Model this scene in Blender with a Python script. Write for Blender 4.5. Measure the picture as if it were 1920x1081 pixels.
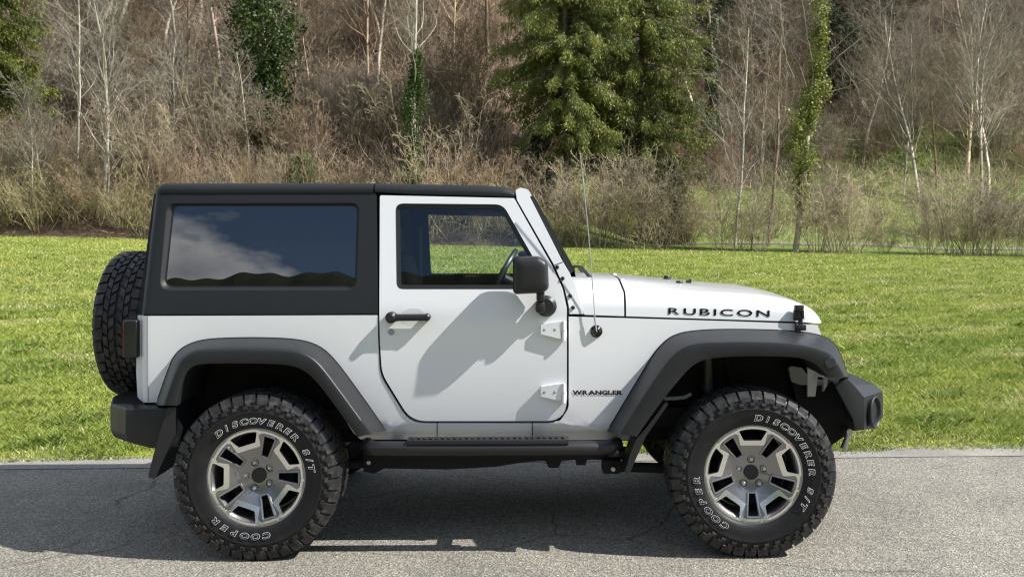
import bpy, bmesh, math, random
import numpy as np
from mathutils import Vector, Matrix

for _o in list(bpy.data.objects):
    bpy.data.objects.remove(_o)
SC = bpy.context.scene
COL = SC.collection
R = math.radians
random.seed(11)
RNG = np.random.default_rng(5)

# ------------------------------------------------------------------ camera
FPX, VX, VY, ROLL = 1824.0, 1000.0, 440.0, -0.006
CX, CY, CZ = 0.14, -5.70, 1.592
cam_d = bpy.data.cameras.new('camera')
cam = bpy.data.objects.new('camera', cam_d)
COL.objects.link(cam)
_r = Vector((math.cos(ROLL), 0, math.sin(ROLL)))
_u = Vector((-math.sin(ROLL), 0, math.cos(ROLL)))
_f = Vector((0, 1, 0))
cam.matrix_world = Matrix(((_r.x, _u.x, -_f.x, CX), (_r.y, _u.y, -_f.y, CY), (_r.z, _u.z, -_f.z, CZ), (0, 0, 0, 1)))
cam_d.sensor_width = 36
cam_d.lens = 36 * FPX / 1920
cam_d.shift_x = -(VX - 960) / 1920
cam_d.shift_y = -(540.5 - VY) / 1920
cam_d.clip_start = 0.05
cam_d.clip_end = 2000
SC.camera = cam

# ------------------------------------------------------------------ light
SUN_V = Vector((1.0, -0.25, 1.02)).normalized()      # towards the sun
elev = math.asin(SUN_V.z)
azim = math.atan2(SUN_V.x, SUN_V.y)                  # from +Y towards +X
w = bpy.data.worlds.new('World')
SC.world = w
w.use_nodes = True

wn, wl = w.node_tree.nodes, w.node_tree.links
wn.clear()
sky = wn.new('ShaderNodeTexSky')
sky.sky_type = 'NISHITA'
sky.sun_disc = False
sky.sun_elevation = elev
sky.sun_rotation = azim
sky.air_density = 1.0
sky.dust_density = 0.3
sky.ozone_density = 2.0
sky.altitude = 1200
# clouds drifting over the blue
tc = wn.new('ShaderNodeTexCoord')
mp = wn.new('ShaderNodeMapping')
mp.inputs['Scale'].default_value = (1.3, 1.3, 3.2)
mp.inputs['Location'].default_value = (1.7, 0.4, 0.9)
nz = wn.new('ShaderNodeTexNoise')
nz.inputs['Scale'].default_value = 3.3
nz.inputs['Detail'].default_value = 9
nz.inputs['Roughness'].default_value = 0.56
cr = wn.new('ShaderNodeValToRGB')
cr.color_ramp.elements[0].position = 0.50
cr.color_ramp.elements[1].position = 0.59
nz2 = wn.new('ShaderNodeTexNoise')
nz2.inputs['Scale'].default_value = 5
nz2.inputs['Detail'].default_value = 6
cc = wn.new('ShaderNodeValToRGB')
cc.color_ramp.elements[0].position = 0.35
cc.color_ramp.elements[0].color = (5.0, 5.3, 6.0, 1)
cc.color_ramp.elements[1].position = 0.68
cc.color_ramp.elements[1].color = (15, 15.2, 15.4, 1)
mx = wn.new('ShaderNodeMix')
mx.data_type = 'RGBA'
bg = wn.new('ShaderNodeBackground')
bg.inputs['Strength'].default_value = 0.092
wo = wn.new('ShaderNodeOutputWorld')
wl.new(tc.outputs['Generated'], mp.inputs['Vector'])
wl.new(mp.outputs[0], nz.inputs['Vector'])
wl.new(mp.outputs[0], nz2.inputs['Vector'])
wl.new(nz.outputs['Fac'], cr.inputs['Fac'])
wl.new(nz2.outputs['Fac'], cc.inputs['Fac'])
wl.new(cr.outputs['Color'], mx.inputs['Factor'])
wl.new(sky.outputs[0], mx.inputs[6])
wl.new(cc.outputs['Color'], mx.inputs[7])
wl.new(mx.outputs[2], bg.inputs['Color'])
wl.new(bg.outputs[0], wo.inputs['Surface'])
sd = bpy.data.lights.new('sun', 'SUN')
sd.energy = 5.0
sd.angle = R(0.5)
sd.color = (1.0, 0.965, 0.90)
so = bpy.data.objects.new('sun', sd)
COL.objects.link(so)
so.rotation_euler = SUN_V.to_track_quat('Z', 'Y').to_euler()
vs = SC.view_settings
vs.view_transform = 'Standard'
vs.look = 'None'
vs.exposure = 0.75
vs.gamma = 1
vs.use_curve_mapping = False
SC.render.engine = 'CYCLES'
SC.cycles.use_adaptive_sampling = False
SC.cycles.use_denoising = True
SC.cycles.denoiser = 'OPENIMAGEDENOISE'
SC.cycles.denoising_input_passes = 'RGB_ALBEDO_NORMAL'
SC.cycles.denoising_prefilter = 'ACCURATE'
SC.cycles.pixel_filter_type = 'BLACKMAN_HARRIS'
SC.cycles.filter_width = 1.25
SC.cycles.max_bounces = 8
SC.cycles.transparent_max_bounces = 12
SC.cycles.sample_clamp_indirect = 6
SC.cycles.caustics_reflective = False
SC.cycles.caustics_refractive = False

# ------------------------------------------------------------------ helpers
def ray(px, py):
    u, v = (px - VX) / FPX, -(py - VY) / FPX
    d = _r * u + _u * v + _f
    return d

def U(px, py, Y):
    """a pixel of the photograph to (x, y, z) on the surface y = Y (number or function of x, z)"""
    d = ray(px, py)
    y = Y if not callable(Y) else -0.75
    for _ in range(1 if not callable(Y) else 24):
        t = (y - CY) / d.y
        x, z = CX + d.x * t, CZ + d.z * t
        if callable(Y):
            y = .5 * (y + Y(x, z))
    t = (y - CY) / d.y
    return Vector((CX + d.x * t, y, CZ + d.z * t))

def pxm(Y):
    return FPX / (Y - CY)

def tag(o, label=None, cat=None, group=None, kind=None):
    if label: o['label'] = label
    if cat: o['category'] = cat
    if group: o['group'] = group
    if kind: o['kind'] = kind
    return o

def empty(name, loc=(0, 0, 0), parent=None):
    o = bpy.data.objects.new(name, None)
    o.empty_display_size = 0.2
    COL.objects.link(o)
    o.location = loc
    if parent: o.parent = parent
    return o

def link_mesh(name, me, mats, parent=None):
    o = bpy.data.objects.new(name, me)
    COL.objects.link(o)
    for m in (mats if isinstance(mats, (list, tuple)) else [mats]):
        me.materials.append(m)
    if parent: o.parent = parent
    return o

def obj(name, bm, mats, parent=None, smooth=True, angle=35, bev=0, seg=2, solid=0, recalc=False):
    if recalc:
        bmesh.ops.recalc_face_normals(bm, faces=bm.faces[:])
    me = bpy.data.meshes.new(name)
    for f in bm.faces: f.smooth = smooth
    bm.to_mesh(me)
    bm.free()
    o = link_mesh(name, me, mats, parent)
    if solid:
        m = o.modifiers.new('solid', 'SOLIDIFY')
        m.thickness = abs(solid)
        m.offset = -1 if solid > 0 else 1
        m.use_even_offset = False
    if bev:
        m = o.modifiers.new('bevel', 'BEVEL')
        m.width = bev
        m.segments = seg
        m.limit_method = 'ANGLE'
        m.angle_limit = R(angle)
        m.harden_normals = True
    elif smooth and not solid:
        me.set_sharp_from_angle(angle=R(angle))
    return o

def fillet(pts, n=5):
    """2-D polygon; a point may carry a third value, the rounding radius"""
    out = []
    N = len(pts)
    for i, p in enumerate(pts):
        if len(p) < 3 or p[2] <= 0:
            out.append((p[0], p[1]))
            continue
        P = Vector(p[:2]); A = Vector(pts[i - 1][:2]); B = Vector(pts[(i + 1) % N][:2])
        a, b = (A - P), (B - P)
        la, lb = a.length, b.length
        a.normalize(); b.normalize()
        ang = a.angle(b)
        t = min(p[2] / max(math.tan(ang / 2), 1e-4), la * 0.49, lb * 0.49)
        s, e = P + a * t, P + b * t
        for k in range(n + 1):
            q = k / n
            out.append(tuple((s * (1 - q) ** 2 + P * 2 * q * (1 - q) + e * q * q)))
    return out

def resample(pts, n, smooth=0):
    P = np.array(pts, float)
    for _ in range(smooth):                       # Chaikin corner cutting, ends kept
        Q = [P[0]]
        for a, b in zip(P[:-1], P[1:]):
            Q += [a * .75 + b * .25, a * .25 + b * .75]
        Q.append(P[-1])
        P = np.array(Q)
    d = np.r_[0, np.cumsum(np.linalg.norm(np.diff(P, axis=0), axis=1))]
    t = np.linspace(0, d[-1], n)
    return np.stack([np.interp(t, d, P[:, k]) for k in range(P.shape[1])], 1)

def fill2d(loops):
    """triangulate loops [(x, z)...] (first the outline, then holes) in the XZ plane"""
    bm = bmesh.new()
    es = []
    for lp in loops:
        vsx = [bm.verts.new((p[0], 0, p[1])) for p in lp]
        for i in range(len(vsx)):
            es.append(bm.edges.new((vsx[i], vsx[(i + 1) % len(vsx)])))
    bmesh.ops.triangle_fill(bm, use_beauty=True, use_dissolve=False, edges=es, normal=(0, -1, 0))
    return bm

def slice_bm(bm, axis, lo, hi, step):
    n = Vector((1, 0, 0)) if axis == 'x' else Vector((0, 0, 1))
    k = lo
    while k < hi:
        bmesh.ops.bisect_plane(bm, geom=bm.verts[:] + bm.edges[:] + bm.faces[:], plane_co=n * k, plane_no=n, dist=1e-5)
        k += step

def panel(loops_px, yf, proud=0.0, zstep=0.04, xcuts=None, mirror=False, nf=5):
    """a body panel traced as outlines, laid on the surface yf, as a bmesh facing -Y"""
    loops = []
    for lp in loops_px:
        loops.append([(lambda v: (v.x, v.z))(U(p[0], p[1], yf)) for p in fillet(lp, nf)])
    bm = fill2d(loops)
    zs = [v.co.z for v in bm.verts]
    if zstep: slice_bm(bm, 'z', min(zs) + zstep * .5, max(zs), zstep)
    for (a, b, s) in (xcuts or []):
        slice_bm(bm, 'x', a, b, s)
    for v in bm.verts:
        v.co.y = (yf(v.co.x, v.co.z) if callable(yf) else yf) - proud
    bmesh.ops.recalc_face_normals(bm, faces=bm.faces[:])
    s = sum(f.normal.y * f.calc_area() for f in bm.faces)
    if s > 0: bmesh.ops.reverse_faces(bm, faces=bm.faces[:])
    if mirror: mirror_bm(bm)
    return bm

def mirror_bm(bm, only=False):
    r = bmesh.ops.duplicate(bm, geom=bm.verts[:] + bm.edges[:] + bm.faces[:]) if not only else {'geom': bm.verts[:] + bm.faces[:]}
    for g in r['geom']:
        if isinstance(g, bmesh.types.BMVert): g.co.y = -g.co.y
    bmesh.ops.reverse_faces(bm, faces=[g for g in r['geom'] if isinstance(g, bmesh.types.BMFace)])
    return bm

def grid(bm, rows, close=False, flip=False, mat=0):
    V = [[bm.verts.new(tuple(p)) for p in r] for r in rows]
    n = len(V[0])
    for i in range(len(V) - 1):
        for j in range(n - 1 + (1 if close else 0)):
            k = (j + 1) % n
            q = [V[i][j], V[i][k], V[i + 1][k], V[i + 1][j]]
            if flip: q.reverse()
            try:
                f = bm.faces.new(q); f.material_index = mat
            except ValueError:
                pass
    return V

def rbox(bm, c, s, bev=0.0, rot=None, seg=2, mat=0):
    r = bmesh.ops.create_cube(bm, size=1)
    M = Matrix.Translation(Vector(c)) @ (rot.to_4x4() if rot else Matrix.Identity(4)) @ Matrix.Diagonal((s[0], s[1], s[2], 1))
    bmesh.ops.transform(bm, matrix=M, verts=r['verts'])
    fs = {f for v in r['verts'] for f in v.link_faces}
    for f in fs: f.material_index = mat
    if bev:
        es = list({e for v in r['verts'] for e in v.link_edges})
        bmesh.ops.bevel(bm, geom=es, offset=bev, segments=seg, profile=0.5, affect='EDGES')
    return bm

def tube(bm, pts, r, n=10, cap=True, mat=0):
    P = [Vector(p) for p in pts]
    rows = []
    prev = None
    for i, p in enumerate(P):
        t = (P[min(i + 1, len(P) - 1)] - P[max(i - 1, 0)]).normalized()
        a = prev if prev else (Vector((0, 0, 1)) if abs(t.z) < .9 else Vector((1, 0, 0)))
        a = (a - t * a.dot(t)).normalized()
        prev = a
        b = t.cross(a)
        rr = r[i] if isinstance(r, (list, tuple)) else r
        rows.append([p + (a * math.cos(k * 2 * math.pi / n) + b * math.sin(k * 2 * math.pi / n)) * rr for k in range(n)])
    V = grid(bm, rows, close=True, mat=mat)
    if cap:
        bm.faces.new(list(reversed(V[0]))).material_index = mat
        bm.faces.new(V[-1]).material_index = mat
    return bm

def lathe(bm, prof, n=48, c=(0, 0, 0), mat=0, a0=0.0):
    """profile of (radius, y) turned about the Y axis"""
    rows = []
    for k in range(n):
        a = a0 + k * 2 * math.pi / n
        rows.append([(c[0] + r * math.sin(a), c[1] + y, c[2] + r * math.cos(a)) for (r, y) in prof])
    rows.append(rows[0])
    V = [[bm.verts.new(p) for p in r] for r in rows[:-1]]
    for i in range(n):
        A, B = V[i], V[(i + 1) % n]
        for j in range(len(prof) - 1):
            f = bm.faces.new((A[j], A[j + 1], B[j + 1], B[j])); f.material_index = mat
    return V

def disc_y(bm, c, r, y0, y1, n=20, bev=0.0, mat=0):
    """a short cylinder along Y from y0 (back) to y1 (front, more negative)"""
    pr = [(r, y0), (r, y1 + bev), (r - bev, y1), (0.0005, y1)]
    V = lathe(bm, pr, n, (c[0], 0, c[1]), mat)
    return V

def sstep(a, b, x):
    t = min(1, max(0, (x - a) / (b - a)))
    return t * t * (3 - 2 * t)

# ------------------------------------------------------------------ materials
def mat(name, col=(.5, .5, .5), rough=.5, metal=0, coat=0, spec=.5, bump=None, var=None, coat_rough=.03):
    m = bpy.data.materials.new(name)
    m.use_nodes = True
    nt = m.node_tree
    b = nt.nodes['Principled BSDF']
    b.inputs['Base Color'].default_value = (*col, 1)
    b.inputs['Roughness'].default_value = rough
    b.inputs['Metallic'].default_value = metal
    b.inputs['Coat Weight'].default_value = coat
    b.inputs['Coat Roughness'].default_value = coat_rough
    b.inputs['Specular IOR Level'].default_value = spec
    if var or bump:
        t = nt.nodes.new('ShaderNodeTexCoord')
    if var:                                   # (scale, second colour, low, high)
        n = nt.nodes.new('ShaderNodeTexNoise')
        n.inputs['Scale'].default_value = var[0]; n.inputs['Detail'].default_value = 6
        r = nt.nodes.new('ShaderNodeValToRGB')
        r.color_ramp.elements[0].position = var[2]; r.color_ramp.elements[0].color = (*col, 1)
        r.color_ramp.elements[1].position = var[3]; r.color_ramp.elements[1].color = (*var[1], 1)
        nt.links.new(t.outputs['Object'], n.inputs['Vector'])
        nt.links.new(n.outputs['Fac'], r.inputs['Fac'])
        nt.links.new(r.outputs['Color'], b.inputs['Base Color'])
    if bump:                                  # (scale, strength, distance)
        n = nt.nodes.new('ShaderNodeTexNoise')
        n.inputs['Scale'].default_value = bump[0]; n.inputs['Detail'].default_value = 4
        bp = nt.nodes.new('ShaderNodeBump')
        bp.inputs['Strength'].default_value = bump[1]; bp.inputs['Distance'].default_value = bump[2]
        nt.links.new(t.outputs['Object'], n.inputs['Vector'])
        nt.links.new(n.outputs['Fac'], bp.inputs['Height'])
        nt.links.new(bp.outputs[0], b.inputs['Normal'])
    return m

def glass(name, tint, refl_boost=1.0, ior=1.5):
    """thin pane: clear or smoked transmission under a Fresnel reflection"""
    m = bpy.data.materials.new(name)
    m.use_nodes = True
    nt = m.node_tree
    nt.nodes.clear()
    o = nt.nodes.new('ShaderNodeOutputMaterial')
    tr = nt.nodes.new('ShaderNodeBsdfTransparent'); tr.inputs[0].default_value = (*tint, 1)
    gl = nt.nodes.new('ShaderNodeBsdfGlossy'); gl.inputs['Roughness'].default_value = 0.0
    fr = nt.nodes.new('ShaderNodeFresnel'); fr.inputs['IOR'].default_value = ior
    mu = nt.nodes.new('ShaderNodeMath'); mu.operation = 'MULTIPLY'; mu.inputs[1].default_value = refl_boost; mu.use_clamp = True
    mi = nt.nodes.new('ShaderNodeMixShader')
    nt.links.new(fr.outputs[0], mu.inputs[0]); nt.links.new(mu.outputs[0], mi.inputs[0])
    nt.links.new(tr.outputs[0], mi.inputs[1]); nt.links.new(gl.outputs[0], mi.inputs[2])
    nt.links.new(mi.outputs[0], o.inputs[0])
    return m

M = dict(
    white=mat('white_paint', (.70, .712, .735), .28, coat=.8, spec=.45, coat_rough=.04),
    hard=mat('hardtop_grain', (.0125, .014, .016), .5, spec=.32, bump=(900, .25, .001)),
    plastic=mat('black_plastic', (.017, .017, .019), .42, spec=.4, bump=(700, .15, .001)),
    flare=mat('flare_plastic', (.0145, .016, .018), .44, spec=.42, bump=(650, .3, .001), var=(6, (.012, .013, .015), .45, .62)),
    black=mat('flat_black', (.010, .010, .011), .75, spec=.3),
    gloss=mat('gloss_black', (.008, .008, .009), .18, spec=.5),
    rubber=mat('tyre_rubber', (.009, .009, .010), .48, spec=.32, bump=(120, .25, .002), var=(14, (.015, .015, .016), .5, .7)),
    tread=mat('tyre_tread', (.017, .017, .018), .5, spec=.4, bump=(160, .4, .002), var=(22, (.055, .050, .044), .48, .66)),
    letter=mat('tyre_letter_white', (.72, .72, .70), .6),
    seal=mat('seal_rubber', (.012, .012, .013), .45),
    rimgrey=mat('rim_grey', (.27, .268, .275), .28, metal=.85, coat=.4),
    rimbright=mat('rim_machined', (.84, .84, .83), .27, metal=1.0),
    barrel=mat('rim_barrel', (.30, .30, .31), .35, metal=.9),
    steel=mat('bare_steel', (.42, .42, .42), .35, metal=.9),
    chrome=mat('nut_chrome', (.6, .6, .61), .32, metal=1.0),
    greyarm=mat('grey_bracket', (.30, .31, .32), .5),
    red=mat('red_lens', (.28, .012, .010), .2, coat=.5),
    smoke=mat('smoked_lens', (.010, .011, .011), .3, coat=.0),
    marker=mat('marker_lens', (.012, .012, .022), .12, coat=.8),
    seat=mat('seat_cloth', (.022, .022, .024), .85),
    belt=mat('seat_belt', (.10, .105, .11), .7),
    liner=mat('headliner', (.10, .10, .10), .8),
    nickel=mat('lock_nickel', (.35, .35, .35), .5, metal=.6),
    tint=glass('smoked_glass', (.085, .09, .095), 3.6),
    clear=glass('clear_glass', (.86, .92, .89), 1.8),
)

# ================================================================== ground
def ss(a, b, x):
    t = np.clip((x - a) / (b - a), 0, 1)
    return t * t * (3 - 2 * t)
def edge_y(x): return 1.374 + .0336 * x + .02 * np.sin(x * 1.7) + .014 * np.sin(x * 4.3 + 1) + .010 * np.sin(x * 11.3) + .007 * np.sin(x * 23.1 + x * x)
def hash_noise(x, y, s=1.0):
    """cheap smooth pseudo-noise in -1..1"""
    x, y = x * s, y * s
    return (np.sin(x * 1.3 + 1.7 * np.sin(y * .9 + 1.1)) + np.sin(y * 1.7 + 1.3 * np.sin(x * 1.1 + 2.3)) + .6 * np.sin(x * 2.9 - y * 2.3 + .7)) / 2.6
FAR = 44.0
def terr(x, y):
    x = np.asarray(x, float); y = np.asarray(y, float)
    ye = edge_y(x)
    s = np.clip((y - ye) / (FAR - ye), 0, 1)
    zf = np.clip(.92 - .027 * x, .12, 1.75)
    z = .028 * ss(0, .25, y - ye) + zf * s ** 1.25
    z = z + .012 * hash_noise(x, y, 1.6) * ss(.3, 2, y - ye)
    q = np.maximum(y - FAR - 1.0, 0)
    left = .72 * q + .5 * hash_noise(x, y, .25) * ss(0, 6, q)
    right = .06 * np.minimum(q, 8) + .28 * np.clip(q - 8, 0, 17) + .80 * np.maximum(q - 25, 0) + .25 * hash_noise(x, y, .3) * ss(3, 9, q)
    k = ss(-3, 8, x + .12 * (y - FAR))
    z = z + left * (1 - k) + right * k - .18 * np.exp(-((y - FAR - 1.2) / .7) ** 2)
    return z
def tz(x, y): return float(terr(x, y))
def wx(px, y): return CX + (px - VX) / FPX * (y - CY)

def nt_new(name):
    m = bpy.data.materials.new(name); m.use_nodes = True
    nt = m.node_tree
    return m, nt, nt.nodes, nt.links, nt.nodes['Principled BSDF']
def node(ns, t, **kw):
    n = ns.new(t)
    for k, v in kw.items():
        if k.startswith('_'): n.inputs[k[1:]].default_value = v
        else: setattr(n, k, v)
    return n
def ramp(ns, stops):
    n = ns.new('ShaderNodeValToRGB')
    e = n.color_ramp.elements
    while len(e) < len(stops): e.new(.5)
    for q, (p, c) in zip(e, stops):
        q.position = p
        q.color = (*c, 1) if len(c) == 3 else c
    return n

# asphalt: pale and dark chips in worn bitumen, a few hairline cracks
m, nt, ns, ls, bs = nt_new('asphalt')
tcn = node(ns, 'ShaderNodeTexCoord')
v1 = node(ns, 'ShaderNodeTexVoronoi', _Scale=120.0)
v2 = node(ns, 'ShaderNodeTexVoronoi', _Scale=210.0)
r1 = ramp(ns, [(0, (.03, .029, .026)), (.30, (.105, .101, .09)), (.66, (.27, .26, .23)), (1, (.60, .575, .51))])
r2 = ramp(ns, [(0, (.06, .058, .052)), (.55, (.19, .183, .163)), (1, (.42, .405, .36))])
mxa = node(ns, 'ShaderNodeMix', data_type='RGBA'); mxa.inputs[0].default_value = .45
big = node(ns, 'ShaderNodeTexNoise', _Scale=1.1, _Detail=7.0, _Roughness=.65)
rb2 = ramp(ns, [(.32, (.80, .775, .735)), (.66, (1.16, 1.13, 1.06))])
mul = node(ns, 'ShaderNodeMix', data_type='RGBA', blend_type='MULTIPLY'); mul.inputs[0].default_value = 1
dist = node(ns, 'ShaderNodeTexNoise', _Scale=2.2, _Detail=6.0)
mapc = node(ns, 'ShaderNodeMix', data_type='VECTOR'); mapc.inputs[0].default_value = .16
vc = node(ns, 'ShaderNodeTexVoronoi', feature='DISTANCE_TO_EDGE', _Scale=.75)
rc = ramp(ns, [(0, (.34, .33, .31)), (.005, (1, 1, 1))])
cmask = node(ns, 'ShaderNodeTexNoise', _Scale=.9, _Detail=2.0)
rcm = ramp(ns, [(.47, (0, 0, 0)), (.56, (.9, .9, .9))])
mul2 = node(ns, 'ShaderNodeMix', data_type='RGBA', blend_type='MULTIPLY')
ls.new(tcn.outputs['Object'], v1.inputs['Vector']); ls.new(tcn.outputs['Object'], v2.inputs['Vector'])
ls.new(v1.outputs['Color'], r1.inputs[0]); ls.new(v2.outputs['Color'], r2.inputs[0])
ls.new(r1.outputs[0], mxa.inputs[6]); ls.new(r2.outputs[0], mxa.inputs[7])
ls.new(tcn.outputs['Object'], big.inputs['Vector']); ls.new(big.outputs['Fac'], rb2.inputs[0])
ls.new(mxa.outputs[2], mul.inputs[6]); ls.new(rb2.outputs[0], mul.inputs[7])
ls.new(tcn.outputs['Object'], dist.inputs['Vector'])
ls.new(tcn.outputs['Object'], mapc.inputs[4]); ls.new(dist.outputs['Color'], mapc.inputs[5])
ls.new(mapc.outputs[1], vc.inputs['Vector']); ls.new(vc.outputs['Distance'], rc.inputs[0])
ls.new(tcn.outputs['Object'], cmask.inputs['Vector']); ls.new(cmask.outputs['Fac'], rcm.inputs[0])
ls.new(rcm.outputs[0], mul2.inputs[0]); ls.new(mul.outputs[2], mul2.inputs[6]); ls.new(rc.outputs[0], mul2.inputs[7])
ls.new(mul2.outputs[2], bs.inputs['Base Color'])
bs.inputs['Roughness'].default_value = .85
bs.inputs['Specular IOR Level'].default_value = .35
bp = node(ns, 'ShaderNodeBump', _Strength=.9, _Distance=.004)
ls.new(v1.outputs['Distance'], bp.inputs['Height']); ls.new(bp.outputs[0], bs.inputs['Normal'])
M['asphalt'] = m

# smoother worn strip along the verge
m, nt, ns, ls, bs = nt_new('verge_strip')
tcn = node(ns, 'ShaderNodeTexCoord')
v1 = node(ns, 'ShaderNodeTexVoronoi', _Scale=160.0)
r1 = ramp(ns, [(0, (.15, .143, .13)), (.6, (.235, .225, .205)), (1, (.36, .345, .315))])
big = node(ns, 'ShaderNodeTexNoise', _Scale=2.5, _Detail=7.0)
rb2 = ramp(ns, [(.3, (.80, .79, .77)), (.7, (1.12, 1.1, 1.06))])
mul = node(ns, 'ShaderNodeMix', data_type='RGBA', blend_type='MULTIPLY'); mul.inputs[0].default_value = 1
ls.new(tcn.outputs['Object'], v1.inputs['Vector']); ls.new(v1.outputs['Color'], r1.inputs[0])
ls.new(tcn.outputs['Object'], big.inputs['Vector']); ls.new(big.outputs['Fac'], rb2.inputs[0])
ls.new(r1.outputs[0], mul.inputs[6]); ls.new(rb2.outputs[0], mul.inputs[7]); ls.new(mul.outputs[2], bs.inputs['Base Color'])
bs.inputs['Roughness'].default_value = .85
M['strip'] = m

# soil and short sward under the blades
m, nt, ns, ls, bs = nt_new('sward')
tcn = node(ns, 'ShaderNodeTexCoord')
n1 = node(ns, 'ShaderNodeTexNoise', _Scale=.35, _Detail=9.0, _Roughness=.68)
n2 = node(ns, 'ShaderNodeTexNoise', _Scale=9.0, _Detail=6.0, _Roughness=.7)
r1 = ramp(ns, [(.30, (.14, .20, .022)), (.5, (.23, .28, .036)), (.70, (.34, .33, .07))])
r2 = ramp(ns, [(.3, (.62, .66, .6)), (.7, (1.25, 1.2, 1.15))])
mul = node(ns, 'ShaderNodeMix', data_type='RGBA', blend_type='MULTIPLY'); mul.inputs[0].default_value = 1
ls.new(tcn.outputs['Object'], n1.inputs['Vector']); ls.new(tcn.outputs['Object'], n2.inputs['Vector'])
ls.new(n1.outputs['Fac'], r1.inputs[0]); ls.new(n2.outputs['Fac'], r2.inputs[0])
ls.new(r1.outputs[0], mul.inputs[6]); ls.new(r2.outputs[0], mul.inputs[7]); ls.new(mul.outputs[2], bs.inputs['Base Color'])
bs.inputs['Roughness'].default_value = .9
bs.inputs['Specular IOR Level'].default_value = .2
bp = node(ns, 'ShaderNodeBump', _Strength=.8, _Distance=.05)
ls.new(n2.outputs['Fac'], bp.inputs['Height']); ls.new(bp.outputs[0], bs.inputs['Normal'])
M['sward'] = m

def attr_mat(name, rough=.8, spec=.25, rand=.25, trans=0.0):
    """base colour from the mesh's own 'tint' colours, a little different on every object"""
    m, nt, ns, ls, bs = nt_new(name)
    a = node(ns, 'ShaderNodeAttribute', attribute_name='tint')
    oi = node(ns, 'ShaderNodeObjectInfo')
    mr = node(ns, 'ShaderNodeMapRange'); mr.inputs['To Min'].default_value = 1 - rand; mr.inputs['To Max'].default_value = 1 + rand
    mul = node(ns, 'ShaderNodeMix', data_type='RGBA', blend_type='MULTIPLY'); mul.inputs[0].default_value = 1
    ls.new(oi.outputs['Random'], mr.inputs['Value'])
    ls.new(a.outputs['Color'], mul.inputs[6]); ls.new(mr.outputs['Result'], mul.inputs[7])
    ls.new(mul.outputs[2], bs.inputs['Base Color'])
    bs.inputs['Roughness'].default_value = rough
    bs.inputs['Specular IOR Level'].default_value = spec
    if trans:
        tl = node(ns, 'ShaderNodeBsdfTranslucent')
        mi = node(ns, 'ShaderNodeMixShader'); mi.inputs[0].default_value = trans
        ls.new(mul.outputs[2], tl.inputs['Color'])
        out = ns['Material Output']
        ls.new(bs.outputs[0], mi.inputs[1]); ls.new(tl.outputs[0], mi.inputs[2]); ls.new(mi.outputs[0], out.inputs[0])
    return m
M['wood'] = attr_mat('bark_and_twigs', .85, .2, .22)
M['leaf'] = attr_mat('leaves', .5, .35, .10, .25)
M['grass'] = attr_mat('grass_blades', .55, .3, 0, .30)

# leaf litter and bank grass
m, nt, ns, ls, bs = nt_new('forest_floor')
a = node(ns, 'ShaderNodeAttribute', attribute_name='tint')
tcn = node(ns, 'ShaderNodeTexCoord')
n1 = node(ns, 'ShaderNodeTexNoise', _Scale=3.0, _Detail=10.0, _Roughness=.75)
r1 = ramp(ns, [(.3, (.35, .34, .33)), (.52, (.9, .88, .86)), (.75, (1.7, 1.6, 1.5))])
mul = node(ns, 'ShaderNodeMix', data_type='RGBA', blend_type='MULTIPLY'); mul.inputs[0].default_value = 1
ls.new(tcn.outputs['Object'], n1.inputs['Vector']); ls.new(n1.outputs['Fac'], r1.inputs[0])
ls.new(a.outputs['Color'], mul.inputs[6]); ls.new(r1.outputs[0], mul.inputs[7]); ls.new(mul.outputs[2], bs.inputs['Base Color'])
bs.inputs['Roughness'].default_value = .95
bp = node(ns, 'ShaderNodeBump', _Strength=1.0, _Distance=.12)
ls.new(n1.outputs['Fac'], bp.inputs['Height']); ls.new(bp.outputs[0], bs.inputs['Normal'])
M['floor'] = m

def np_mesh(name, V, F, tint=None, smooth=False):
    """V (n,3), F (m,k) all of one size"""
    me = bpy.data.meshes.new(name)
    V = np.ascontiguousarray(V, np.float32); F = np.ascontiguousarray(F, np.int32)
    m_, k = F.shape
    me.vertices.add(len(V)); me.vertices.foreach_set('co', V.ravel())
    me.loops.add(m_ * k); me.loops.foreach_set('vertex_index', F.ravel())
    me.polygons.add(m_)
    me.polygons.foreach_set('loop_start', np.arange(m_, dtype=np.int32) * k)
    me.polygons.foreach_set('loop_total', np.full(m_, k, np.int32))
    if smooth: me.polygons.foreach_set('use_smooth', np.ones(m_, bool))
    if tint is not None:
        at = me.attributes.new('tint', 'FLOAT_COLOR', 'POINT')
        c = np.ones((len(V), 4), np.float32); c[:, :3] = tint
        at.data.foreach_set('color', c.ravel())
    me.update(calc_edges=True)
    return me

def terrain(name, xs, ys, m, zoff=0, tintf=None, zf=None):
    X, Y = np.meshgrid(xs, ys)
    Z = (terr(X, Y) if zf is None else zf(X, Y)) + zoff
    V = np.stack([X, Y, Z], -1).reshape(-1, 3)
    n, k = len(ys), len(xs)
    i = np.arange((n - 1) * k).reshape(n - 1, k)[:, :-1].ravel()
    F = np.stack([i, i + 1, i + 1 + k, i + k], 1)
    me = np_mesh(name, V, F, tintf(V[:, 0], V[:, 1]) if tintf else None, True)
    o = link_mesh(name, me, m)
    return tag(o, kind='structure')

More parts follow.
